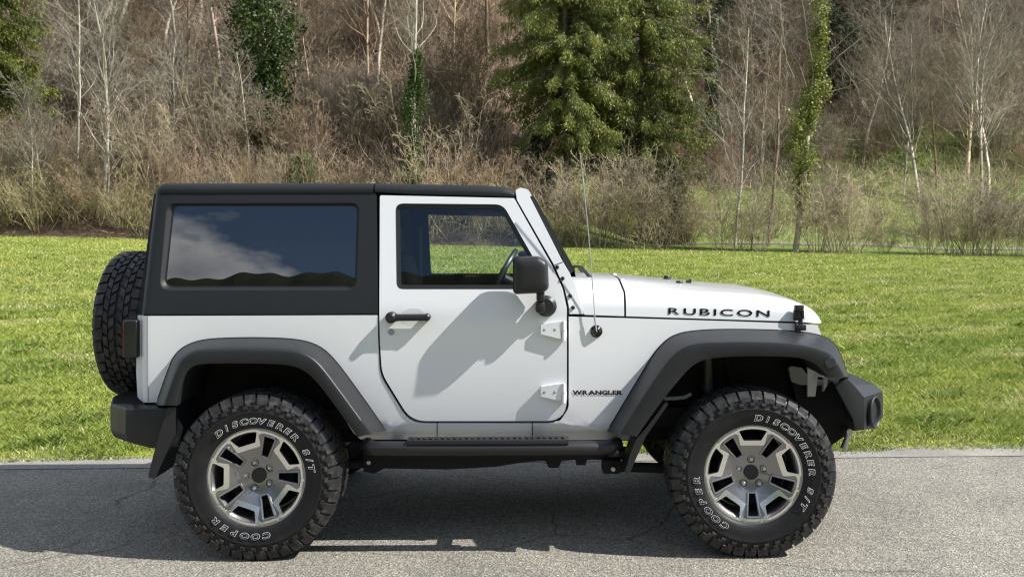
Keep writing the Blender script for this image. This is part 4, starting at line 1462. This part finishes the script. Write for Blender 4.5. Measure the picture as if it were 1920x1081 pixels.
def tyre_letters(words):
    """words: (text, start angle, end angle) clockwise degrees, r base"""
    bm = bmesh.new()
    cap = .0285
    size = cap / .72
    for text, a0, a1 in words:
        n = len(text)
        for k, ch in enumerate(text):
            a = R(a0 + (a1 - a0) * (k + .5) / n)
            for off, yy, mi in ((.0024, -.1465, 0), (.0005, -.1474, 1)):
                g = glyph(ch, size, off, .18)
                if not g[0]: continue
                xs_ = [v[0] for v in glyph(ch, size, 0, .18)[0]]
                cxg = (min(xs_) + max(xs_)) / 2
                sxg = 1.36 if ch not in 'I/' else 1.1
                rb = .269
                put_glyph(bm, g, lambda x, y, a=a, yy=yy: ((rb + y) * math.sin(a + (x - cxg) * sxg / .283), yy, (rb + y) * math.cos(a + (x - cxg) * sxg / .283)), mi)
    bmesh.ops.recalc_face_normals(bm, faces=bm.faces[:])
    for f in bm.faces:
        if f.normal.y > 0: f.normal_flip()
    me = bpy.data.meshes.new('lettering')
    bm.to_mesh(me); bm.free()
    me.materials.append(M['letter']); me.materials.append(M['rubber'])
    return me
LETTERS = tyre_letters([('DISCOVERER', 0, 91), ('S/T', 101, 127), ('COOPER', 206, 271)])

RL = .243
def polar(r, deg): return (r * math.sin(R(deg)), r * math.cos(R(deg)))
def rim_depth(r):
    """y of the wheel face at radius r (outer face towards -Y)"""
    t = r / RL
    return float(np.interp(t, [0, .16, .30, .55, .80, .90, .93, 1.0], [-.070, -.070, -.072, -.094, -.112, -.118, -.121, -.121]))
def rim_meshes():
    pocket, frame, rects = [], [], []
    def warp(pts, deg):
        out = []
        for x, y in pts:
            a = R(deg)
            out.append((x * math.cos(a) + y * math.sin(a), -x * math.sin(a) + y * math.cos(a)))
        return out
    inner = []
    for k in range(5):
        c = 72 * k
        lip = [polar(.925 * RL, c + d) for d in np.linspace(-18.5, 18.5, 9)]
        pk = fillet([(-.045, .700 * RL, .010), (.045, .700 * RL, .010)] , 4) if False else None
        P = [(p[0], p[1], .006 if i in (0, 8) else 0) for i, p in enumerate([polar(.925 * RL, d) for d in np.linspace(-18, 18, 9)])]
        P += [(.043, .675 * RL, .010), (-.043, .675 * RL, .010)]
        pocket.append(warp(fillet(P, 4), c))
        bump = [(-.071, .800 * RL), (-.060, .570 * RL, .012), (.060, .570 * RL, .012), (.071, .800 * RL)]
        b5 = [polar(.90 * RL, -24)] + [p[:2] for p in fillet([polar(.90 * RL, -24), *bump, polar(.90 * RL, 24)], 4)[1:-1]] + [polar(.90 * RL, 24)]
        arc = [polar(.90 * RL, d) for d in np.linspace(24, 48, 9)[1:-1]]
        inner += warp(b5 + arc, c)
        rect = fillet([(-.0195, .40 * RL, .006), (.0195, .40 * RL, .006), (.032, .865 * RL, .009), (-.032, .865 * RL, .009)], 4)
        rects.append(warp(rect, c + 36))
    outer = [polar(RL, d) for d in np.arange(0, 360, 4)]
    def face(loops, yoff=0.0, cuts=()):
        bm = fill2d([[(x, z) for x, z in lp] for lp in loops])
        for k in range(18):
            a = R(k * 10)
            bmesh.ops.bisect_plane(bm, geom=bm.verts[:] + bm.edges[:] + bm.faces[:], plane_co=(0, 0, 0), plane_no=(math.cos(a), 0, math.sin(a)), dist=1e-6)
        for v in bm.verts: v.co.y = rim_depth(math.hypot(v.co.x, v.co.z)) + yoff
        bmesh.ops.recalc_face_normals(bm, faces=bm.faces[:])
        if sum(f.normal.y * f.calc_area() for f in bm.faces) > 0: bmesh.ops.reverse_faces(bm, faces=bm.faces[:])
        return bm
    bright = face([outer, inner] if False else [outer, inner] + pocket, -.003)
    grey = face([px_off(inner, .0005)] + rects)
    # barrel and lip
    bb = bmesh.new()
    lathe(bb, [(.2435, -.118), (.2435, -.124), (.240, -.125), (RL * .925, -.121), (.2285, -.115), (.215, -.10), (.205, -.02), (.205, .10), (.235, .112)], 72)
    return bright, grey, bb, rects, pocket
def loop_tube(bm, lp, yf, r, mat=0):
    n = len(lp)
    rows = []
    for i in range(n):
        p = Vector((lp[i][0], 0, lp[i][1])); a = Vector((lp[i - 1][0], 0, lp[i - 1][1])); c = Vector((lp[(i + 1) % n][0], 0, lp[(i + 1) % n][1]))
        t = (c - a).normalized(); nn = Vector((t.z, 0, -t.x))
        y = yf(math.hypot(p.x, p.z))
        rows.append([(p.x + nn.x * r * math.cos(q), y + r * .9 * math.sin(q), p.z + nn.z * r * math.cos(q)) for q in np.linspace(0, 2 * math.pi, 9)[:-1]])
    rows.append(rows[0])
    V = [[bm.verts.new(p) for p in rr] for rr in rows[:-1]]
    for i in range(n):
        for j in range(8):
            bm.faces.new((V[i][j], V[i][(j + 1) % 8], V[(i + 1) % n][(j + 1) % 8], V[(i + 1) % n][j])).material_index = mat

def make_wheel():
    root = empty('wheel', parent=CAR)
    t = bpy.data.objects.new('tyre', TYRE); COL.objects.link(t); t.parent = root
    l = bpy.data.objects.new('lettering', LETTERS); COL.objects.link(l); l.parent = root
    br, gy, bb, rects, pocket = rim_meshes()
    obj('rim_face', gy, M['rimgrey'], root, solid=.016, bev=.003, angle=40)
    obj('rim_edge', br, M['rimbright'], root, solid=.014, bev=.002, angle=40)
    obj('rim_barrel', bb, M['barrel'], root, recalc=True)
    for r_ in rects:
        bm = bmesh.new()
        loop_tube(bm, r_, lambda r: rim_depth(r) - .002, .0062)
        obj('rim_window_frame', bm, M['rimgrey'], root)
    bm = bmesh.new()
    lathe(bm, [(.036, -.060), (.036, -.079), (.033, -.082), (.028, -.0815), (.0005, -.0815)], 32)
    obj('centre_cap', bm, M['plastic'], root, recalc=True)
    for k in range(5):
        x, z = polar(.272 * RL, 72 * k)
        bm = bmesh.new()
        lathe(bm, [(.0195, -.062), (.0195, -.0745), (.0165, -.0755), (.0145, -.066)], 20, (x, 0, z))
        lathe(bm, [(.0105, -.060), (.0105, -.083), (.007, -.0875), (.0005, -.0880)], 6, (x, 0, z), mat=1)
        obj('wheel_nut', bm, [M['gloss'], M['chrome']], root, recalc=True, angle=25)
    bm = bmesh.new()
    lathe(bm, [(.165, -.02), (.165, -.035), (.060, -.035), (.060, -.060), (.0005, -.060)], 40)
    lathe(bm, [(.203, .055), (.19, .05), (.0005, .05)], 40)
    obj('brake_disc', bm, M['black'], root, recalc=True)
    return root
def copy_tree(o, parent):
    c = o.copy(); COL.objects.link(c); c.parent = parent
    for ch in list(o.children): copy_tree(ch, c)
    return c
TY = -.80
fw = U(1408, 886, -.87); rw = U(486, 894, -.87)
HZ = .409
wh = make_wheel()
wh.location = (fw.x, TY, HZ)
kids = list(wh.children)
w2 = wh.copy(); COL.objects.link(w2)
w2.location = (rw.x, TY, HZ)
for ch in kids:
    c = ch.copy(); COL.objects.link(c); c.parent = w2
    c.rotation_euler.y = R(-42.5 if ch.name.startswith(('tyre', 'lettering')) else -17)
w3 = copy_tree(wh, CAR); w3.location = (fw.x, -TY, HZ); w3.rotation_euler.z = math.pi
w4 = copy_tree(wh, CAR); w4.location = (rw.x, -TY, HZ); w4.rotation_euler.z = math.pi
wf_, wr_ = wh, w2
# spare on the tailgate
sp = empty('spare_wheel', parent=CAR)
for me, nm in ((TYRE, 'tyre'), (LETTERS, 'lettering')):
    o = bpy.data.objects.new(nm, me); COL.objects.link(o); o.parent = sp
    o.rotation_euler.y = R(20)
bm = bmesh.new()
lathe(bm, [(.236, -.10), (.22, -.115), (.16, -.10), (.05, -.07), (.0005, -.07)], 48)
lathe(bm, [(.236, .10), (.0005, .09)], 32)
obj('rim_face', bm, M['rimgrey'], sp, recalc=True)
spx = U(262, 608, -.10)
sp.location = (rear_x(1.0) - .096 - .1425, -.08, U(200, 606, -.12).z)
sp.rotation_euler.z = R(-90)
bm = bmesh.new()
rbox(bm, (rear_x(1.0) - .02, -.08, sp.location.z), (.10, .30, .30), .02)
obj('spare_carrier', bm, M['black'], CAR)

# --- tail lamps
for s in (1, -1):
    bm = bmesh.new()
    a, e = U(233, 599, -.735), U(261, 670, -.735)
    c = ((a.x + e.x) / 2, s * -.70, (a.z + e.z) / 2)
    rbox(bm, c, (e.x - a.x, .12, a.z - e.z), .010, seg=3)
    tl = obj('tail_lamp', bm, M['smoke'], CAR)
    bm = bmesh.new()
    rbox(bm, (a.x + .0018, s * -.70, c[2]), (.005, .113, (a.z - e.z) * .88), .002)
    obj('lamp_lens', bm, M['red'], tl)

# --- rear bumper and mud flaps
bm = bmesh.new()
prof_end = [(233, 765, 5), (322, 763, 5), (345, 800), (336, 838, 8), (282, 841, 8), (240, 830, 10), (233, 815, 10)]
EB = fillet(prof_end, 4)
def bsec(Y, grow):
    q = px_off(EB, grow)
    return [tuple(U(p[0], p[1], -.86)) [0:1] + (Y,) + (U(p[0], p[1], -.86).z,) for p in q]
def bump_sec(Y, push, grow):
    out = []
    for p in px_off(EB, grow):
        v = U(p[0], p[1], -.86)
        t = sstep(300, 235, p[0])
        out.append((v.x - push * t, Y, v.z))
    return out
secs = [(-.862, 0, -5), (-.858, 0, -1.5), (-.84, .006, 0), (-.80, .05, 0), (-.72, .13, 0), (-.5, .215, 0), (0, .24, 0)]
rows = [bump_sec(*s_) for s_ in secs]
rows += [[(p[0], -p[1], p[2]) for p in r] for r in reversed(rows[:-1])]
V = grid(bm, rows, close=True)
bm.faces.new(V[0]); bm.faces.new(V[-1])
rb_ = obj('rear_bumper', bm, M['plastic'], CAR, recalc=True, angle=50)
for s in (1, -1):
    bm = bmesh.new()
    a, e = U(221.5, 767, -.80), U(227.5, 801, -.80)
    rbox(bm, ((a.x + e.x) / 2 + .022, s * -.790, (a.z + e.z) / 2), (.022, .05, a.z - e.z), .003)
    obj('reflector', bm, mat('amber_red_lens', (.30, .055, .03), .3, coat=.5) if s == 1 else bpy.data.materials['amber_red_lens'], rb_)
    bm = bmesh.new()
    poly = fillet([(314, 764), (330, 762), (325, 818), (291, 897, 4), (278, 893, 4), (290, 845)], 3)
    q = [U(p[0], p[1], -.90) for p in poly]
    V = grid(bm, [[(v.x, s * yy, v.z) for v in q] for yy in (-.905, -.66)], close=True)
    bm.faces.new(V[0]); bm.faces.new(V[1])
    obj('mud_flap', bm, M['plastic'], CAR, recalc=True, smooth=False)
    bm = bmesh.new()
    poly = [(1192, 822), (1214, 796), (1248, 751), (1252, 756), (1210, 816), (1188, 866), (1177, 892), (1171, 884), (1180, 852)]
    q = [U(p[0], p[1], -.88) for p in poly]
    V = grid(bm, [[(v.x, s * yy, v.z) for v in q] for yy in (-.90, -.70)], close=True)
    bm.faces.new(V[0]); bm.faces.new(V[1])
    obj('mud_flap', bm, M['plastic'], CAR, recalc=True, smooth=False)

# --- front bumper
bm = bmesh.new()
A_ = [(1567, 726), (1575, 713), (1592, 711), (1603, 722), (1622, 745), (1621, 806), (1603, 808), (1599, 786)]
B_ = [(1567, 722), (1574, 708), (1592, 705), (1640, 720), (1655, 733), (1656, 779), (1642, 803), (1599, 790)]
def fbs(P, Y, yp):
    return [(U(p[0], p[1], yp).x, Y, U(p[0], p[1], yp).z) for p in P]
rA, rB = fbs(A_, -.83, -.83), fbs(B_, -.64, -.64)
cA = np.mean(np.array(rA), 0)
rows = [[tuple(np.array(p) * .9 + cA * .1 + np.array((0, -.006, 0)) * .1) for p in rA], [tuple(np.array(p) * .985 + cA * .015) for p in fbs(A_, -.828, -.83)], fbs(A_, -.815, -.83), rB, fbs(B_, -.3, -.64), fbs(B_, .3, -.64), [(p[0], -p[1], p[2]) for p in rB], [(p[0], -p[1], p[2]) for p in fbs(A_, -.815, -.83)]]
V = grid(bm, rows, close=True)
bm.faces.new(V[0]); bm.faces.new(V[-1])
fb = obj('front_bumper', bm, M['flare'], CAR, recalc=True, angle=28, bev=.006)
nd = Vector((.77, -.63, 0)).normalized()
for s in (1, -1):
    bm = bmesh.new()
    q = U(1638, 772, -.738)
    rings = []
    tn, tz_ = Vector((.63, .77, 0)).normalized(), Vector((0, 0, 1))
    for (rr, dd) in ((.082, -.004), (.082, .010), (.076, .014), (.070, .008), (.066, -.035), (.055, -.038), (.0005, -.038)):
        rings.append([q + nd * dd + (tn * math.cos(a) * .85 + tz_ * math.sin(a)) * rr for a in np.linspace(0, 2 * math.pi, 33)[:-1]])
    grid(bm, [[(v.x, v.y * s, v.z) for v in r] for r in rings], close=True)
    fr_ = obj('fog_lamp_recess', bm, M['flare'], fb, recalc=True, angle=50)
# tow shackle
bm = bmesh.new()
a, m_, e = U(1591, 808, -.63), U(1587, 823, -.63), U(1582, 840, -.63)
tube(bm, [a, m_, e], [.020, .013, .020], 12)
tube(bm, [(a.x, a.y - .02, a.z), (a.x, a.y + .05, a.z)], .016, 12)
obj('tow_shackle', bm, M['steel'], CAR)
# frame horn and bracket seen in the front arch
bm = bmesh.new()
poly = fillet([(1479, 690, 4), (1484, 686, 3), (1504, 689, 4), (1521, 712, 6), (1546, 714, 2), (1545, 722, 2), (1500, 721, 8), (1484, 715, 4)], 3)
q = [U(p[0], p[1], -.62) for p in poly]
V = grid(bm, [[(v.x, yy, v.z) for v in q] for yy in (-.62, -.58)], close=True)
bm.faces.new(V[0]); bm.faces.new(V[1])
obj('bumper_bracket', bm, M['greyarm'], CAR, recalc=True, smooth=False)
bm = bmesh.new()
poly = [(1546, 704), (1553, 707), (1551, 722), (1544, 734)]
q = [U(p[0], p[1], -.66) for p in poly]
V = grid(bm, [[(v.x, yy, v.z) for v in q] for yy in (-.66, -.63)], close=True)
bm.faces.new(V[0]); bm.faces.new(V[1])
obj('fender_tip', bm, M['white'], CAR, recalc=True, smooth=False)

# --- side steps
for s in (1, -1):
    bm = bmesh.new()
    pts = []
    for p, y, dy in ((684, 838, .07), (692, 839, .02), (704, 840, 0), (800, 840.5, 0), (900, 840.5, 0), (1000, 840, 0), (1120, 839.5, 0), (1142, 839, .02), (1160, 838, .08)):
        v = U(p, y, -.880)
        pts.append((v.x, s * (-.880 + dy), v.z))
    tube(bm, pts, .0355, 18)
    st_ = obj('side_step', bm, M['plastic'], CAR, recalc=True)
    bm = bmesh.new()
    a, e = U(763, 822.5, -.89), U(1067, 834, -.89)
    rbox(bm, ((a.x + e.x) / 2, s * -.872, (a.z + e.z) / 2 + .004), (e.x - a.x, .085, .026), .006)
    for k in range(26):
        x = a.x + .03 + (e.x - a.x - .06) * k / 25
        rbox(bm, (x, s * -.895, a.z + .004), (.016, .014, .008), .003, rot=Matrix.Rotation(.5 * (-1) ** k, 3, 'Z'))
    obj('step_pad', bm, M['plastic'], st_)
    bm = bmesh.new()
    for p in (740, 1010, 1150):
        v = U(p, 846, -.80)
        rbox(bm, (v.x, s * -.76, v.z), (.06, .20, .03), .006)
    obj('step_bracket', bm, M['black'], st_)

# --- chassis, axles, springs, engine bay, floor
bm = bmesh.new()
rbox(bm, (-.15, 0, .63), (3.3, 1.18, .10))
rbox(bm, (-1.30, 0, .90), (1.05, 1.10, .60))
rbox(bm, (1.05, 0, .85), (1.12, 1.04, .55))
rbox(bm, (.32, 0, .95), (.10, 1.40, .70))
splash = [(1480, 700), (1545, 706), (1574, 722), (1600, 790), (1600, 804), (1578, 818), (1552, 836), (1530, 838), (1500, 790)]
q = [U(p[0], p[1], -.56) for p in splash]
V = grid(bm, [[(v.x, yy, v.z) for v in q] for yy in (-.58, .58)], close=True)
bm.faces.new(V[0]); bm.faces.new(list(reversed(V[1])))
obj('floor_pan', bm, M['black'], CAR, smooth=False)
bm = bmesh.new()
for s in (1, -1):
    rbox(bm, (.0, s * .42, .545), (3.5, .08, .13), .01)
    rbox(bm, (-.30, s * .52, .545), (.80, .16, .09), .02)
    rail = [(684, 842), (1184, 842), (1180, 858), (1100, 858), (1097, 868), (1080, 868), (1078, 858), (1053, 860), (1047, 873), (1029, 873), (1022, 860), (985, 862), (930, 871), (840, 876), (722, 874), (704, 884), (684, 880)]
    q = [U(p[0], p[1], -.58) for p in rail]
    V = grid(bm, [[(v.x, s * yy, v.z) for v in q] for yy in (-.62, -.50)], close=True)
    bm.faces.new(V[0]); bm.faces.new(list(reversed(V[1])))
    v = U(1148, 876, -.68)
    rbox(bm, (v.x, -.62 * s, v.z), (.10, .10, .075), .015)
    a, e = U(1150, 876, -.60), U(1330, 880, -.60)
    tube(bm, [(a.x, -.58 * s, a.z), (e.x, -.58 * s, e.z)], .027, 10)
    a, e = U(690, 868, -.60), U(520, 880, -.60)
    tube(bm, [(a.x, -.58 * s, a.z), (e.x, -.58 * s, e.z)], .027, 10)
for x in (fw.x, rw.x):
    tube(bm, [(x, -.66, HZ), (x, .66, HZ)], .045, 12)
    bmesh.ops.create_uvsphere(bm, u_segments=16, v_segments=10, radius=.14, matrix=Matrix.Translation((x, .12 if x > 0 else 0, HZ + .01)))
    for s in (1, -1):
        tube(bm, [(x + .05, s * .55, HZ), (x - .05, s * .50, .95)], .032, 10)
rbox(bm, (-.55, .15, .50), (.75, .40, .16), .05)
obj('chassis', bm, M['black'], CAR)
bm = bmesh.new()
a, e = U(1326, 676, -.60), U(1329, 735, -.60)
tube(bm, [(a.x, -.60, a.z + .06), (e.x, -.60, e.z - .12)], .026, 14)
for k in range(4):
    z = a.z - .02 - k * .035
    tube(bm, [(a.x, -.60, z), (a.x, -.60, z - .008)], .029, 14)
obj('shock_absorber', bm, mat('shock_grey', (.06, .062, .065), .4, metal=.3), CAR)
bm = bmesh.new()
hp = []
for k in range(140):
    a = k * .45
    hp.append((fw.x - .13 + .055 * math.cos(a), -.47 + .055 * math.sin(a), .50 + .0030 * k))
tube(bm, hp, .008, 6)
hp = [(lambda v: (v.x, -.66, v.z))(U(p, y, -.66)) for p, y in ((1240, 747), (1268, 746), (1284, 744), (1296, 738))]
obj('coil_spring', bm, M['black'], CAR)
bm = bmesh.new()
tube(bm, hp, .010, 8)
obj('brake_hose', bm, M['greyarm'], CAR)
bm = bmesh.new()
v = U(1150, 879.5, -.70)
disc_y(bm, (v.x, v.z), .013, -.66, -.70, 16, .003)
v = U(687, 872, -.70)
disc_y(bm, (v.x, v.z), .012, -.60, -.64, 16, .003)
obj('chassis_bolt', bm, M['steel'], CAR, recalc=True)

# --- aerial and wipers
bm = bmesh.new()
q = U(1118, 620.5, Yb)
disc_y(bm, (q.x, q.z), .0315, q.y + .002, q.y - .006, 28, .003)
disc_y(bm, (q.x, q.z), .027, q.y - .004, q.y - .022, 28, .012)
ae = obj('aerial_base', bm, M['gloss'], CAR, recalc=True)
bm = bmesh.new()
p0, p1 = U(1117, 618, q.y - .022), U(1088, 291, q.y - .022)
tube(bm, [(q.x, q.y - .020, q.z), (p0.x, p0.y, p0.z + .02), (p0.x + (p1.x - p0.x) * .08, p0.y, p0.z + (p1.z - p0.z) * .08)], .0042, 8)
mid = [p0.lerp(p1, t) + Vector((.006 * math.sin(t * math.pi), 0, 0)) for t in np.linspace(.04, 1, 10)]
tube(bm, mid, [.0024] * 9 + [.0030], 6)
obj('aerial_mast', bm, M['greyarm'], ae)
bm = bmesh.new()
for (yy, dx) in ((-.34, 0), (.26, -6)):
    P = [U(p[0], p[1], yy) for p in ((1110 + dx, 524), (1090 + dx, 500), (1078 + dx, 499), (1073 + dx, 507))]
    tube(bm, P, [.012, .008, .008, .011], 8)
    P2 = U(1075 + dx, 506, yy)
    tube(bm, [P2 + Vector((-.01, -.22, 0)), P2, P2 + Vector((.0, .24, -.01))], .008, 6)
obj('wiper', bm, M['plastic'], cowl)

# --- cabin
bm = bmesh.new()
rows = []
rbox(bm, (.27, 0, 1.10), (.40, 1.38, .32), .05)
obj('dashboard', bm, M['plastic'], CAR)
c = U(938, 503, .37)
bm = bmesh.new()
ang = R(31)
ex, ez = Vector((math.sin(ang), 0, math.cos(ang))), Vector((0, 1, 0))
tube(bm, [c + Vector((0, 0, -.05)) + (ex * math.sin(a) + ez * math.cos(a)) * .185 for a in np.linspace(0, 2 * math.pi, 37)], .0165, 10, cap=False)
for a in (R(20), R(160), R(270)):
    tube(bm, [c + Vector((.02, 0, -.05)), c + Vector((0, 0, -.05)) + (ex * math.sin(a) + ez * math.cos(a)) * .18], .015, 8)
tube(bm, [c + Vector((0, 0, -.05)), c + Vector((.30, 0, -.20))], .03, 10)
obj('steering_wheel', bm, mat('wheel_leather', (.03, .033, .036), .4), CAR)
for s in (1, -1):
    bm = bmesh.new()
    rbox(bm, (-.40, s * .36, .88), (.52, .50, .16), .05)
    rbox(bm, (-.64, s * .36, 1.19), (.14, .48, .56), .05, rot=Matrix.Rotation(R(-12), 3, 'Y'))
    rbox(bm, (-.73, s * .36, 1.57), (.10, .26, .19), .035, rot=Matrix.Rotation(R(-8), 3, 'Y'))
    obj('front_seat', bm, M['seat'], CAR)
    bm = bmesh.new()
    pb_ = [(-1.75, s * .54, 1.25), (-1.70, s * .54, 1.72), (-.62, s * .56, 1.765), (.02, s * .56, 1.745), (.14, s * .56, 1.70)]
    tube(bm, pb_, .038, 10)
    tube(bm, [(-.70, s * .60, .8), (-.68, s * .575, 1.76)], .036, 10)
    obj('roll_bar', bm, M['seat'], CAR)
    bm = bmesh.new()
    tube(bm, [(-.60, s * .63, .85), (-.60, s * .63, 1.65)], .02, 4)
    obj('seat_belt', bm, M['belt'], CAR)
bm = bmesh.new()
tube(bm, [(-.68, -.57, 1.76), (-.68, .57, 1.76)], .038, 10)
rbox(bm, (-1.25, 0, 1.08), (.14, .95, .50), .05, rot=Matrix.Rotation(R(-10), 3, 'Y'))
obj('rear_seat', bm, M['seat'], CAR)

# --- lettering on the paint
def word_on(text, px0, px1, ybase0, ybase1, cap, yf, proud, bold, name, m, parent, wide=1.0, shear=0, gap=.12):
    """a word whose letters fill px0..px1 on the panel, cap height in pixels"""
    size = 1.0
    gl = [glyph(ch, size, bold, shear) for ch in text]
    ws = [(min(v[0] for v in g[0]), max(v[0] for v in g[0])) for g in gl]
    tot = sum(b_ - a for a, b_ in ws) + gap * (len(text) - 1)
    sx = (px1 - px0) / tot
    hs = [(min(v[1] for v in g[0]), max(v[1] for v in g[0])) for g in gl]
    h0, h1 = min(h[0] for h in hs), max(h[1] for h in hs)
    bm = bmesh.new()
    cur = px0
    for g, (a, b_) in zip(gl, ws):
        def f(x, y, a=a, cur=cur):
            px_ = cur + (x - a) * sx
            t = (px_ - px0) / (px1 - px0)
            py_ = ybase0 + (ybase1 - ybase0) * t - (y - h0) / (h1 - h0) * cap
            v = U(px_, py_, yf)
            return (v.x, v.y - proud, v.z)
        put_glyph(bm, g, f)
        cur += (b_ - a + gap) * sx
    for fce in bm.faces:
        fce.normal_update()
        if fce.normal.y > 0: fce.normal_flip()
    return obj(name, bm, m, parent, smooth=False)
def Yhood(x, z):
    w_ = half_w(x) - .005
    z0 = np.interp(x, [k[0] for k in KZ], [k[1] for k in KZ]); zs = np.interp(x, KX, KS)
    t = (z - z0) / (zs - z0)
    return -(w_ - float(np.interp(t, [0, .3, .58, .8, .93, 1.0], [0, .002, .007, .020, .044, .085])))
word_on('RUBICON', 1253, 1443, 588.5, 593.5, 12.2, Yhood, .0025, .012, 'bonnet_lettering', M['gloss'], hood, gap=.20)
word_on('WRANGLER', 1073, 1167, 739.5, 739.5, 8.6, Yb, .0025, .05, 'side_lettering', M['gloss'], body, gap=.03)
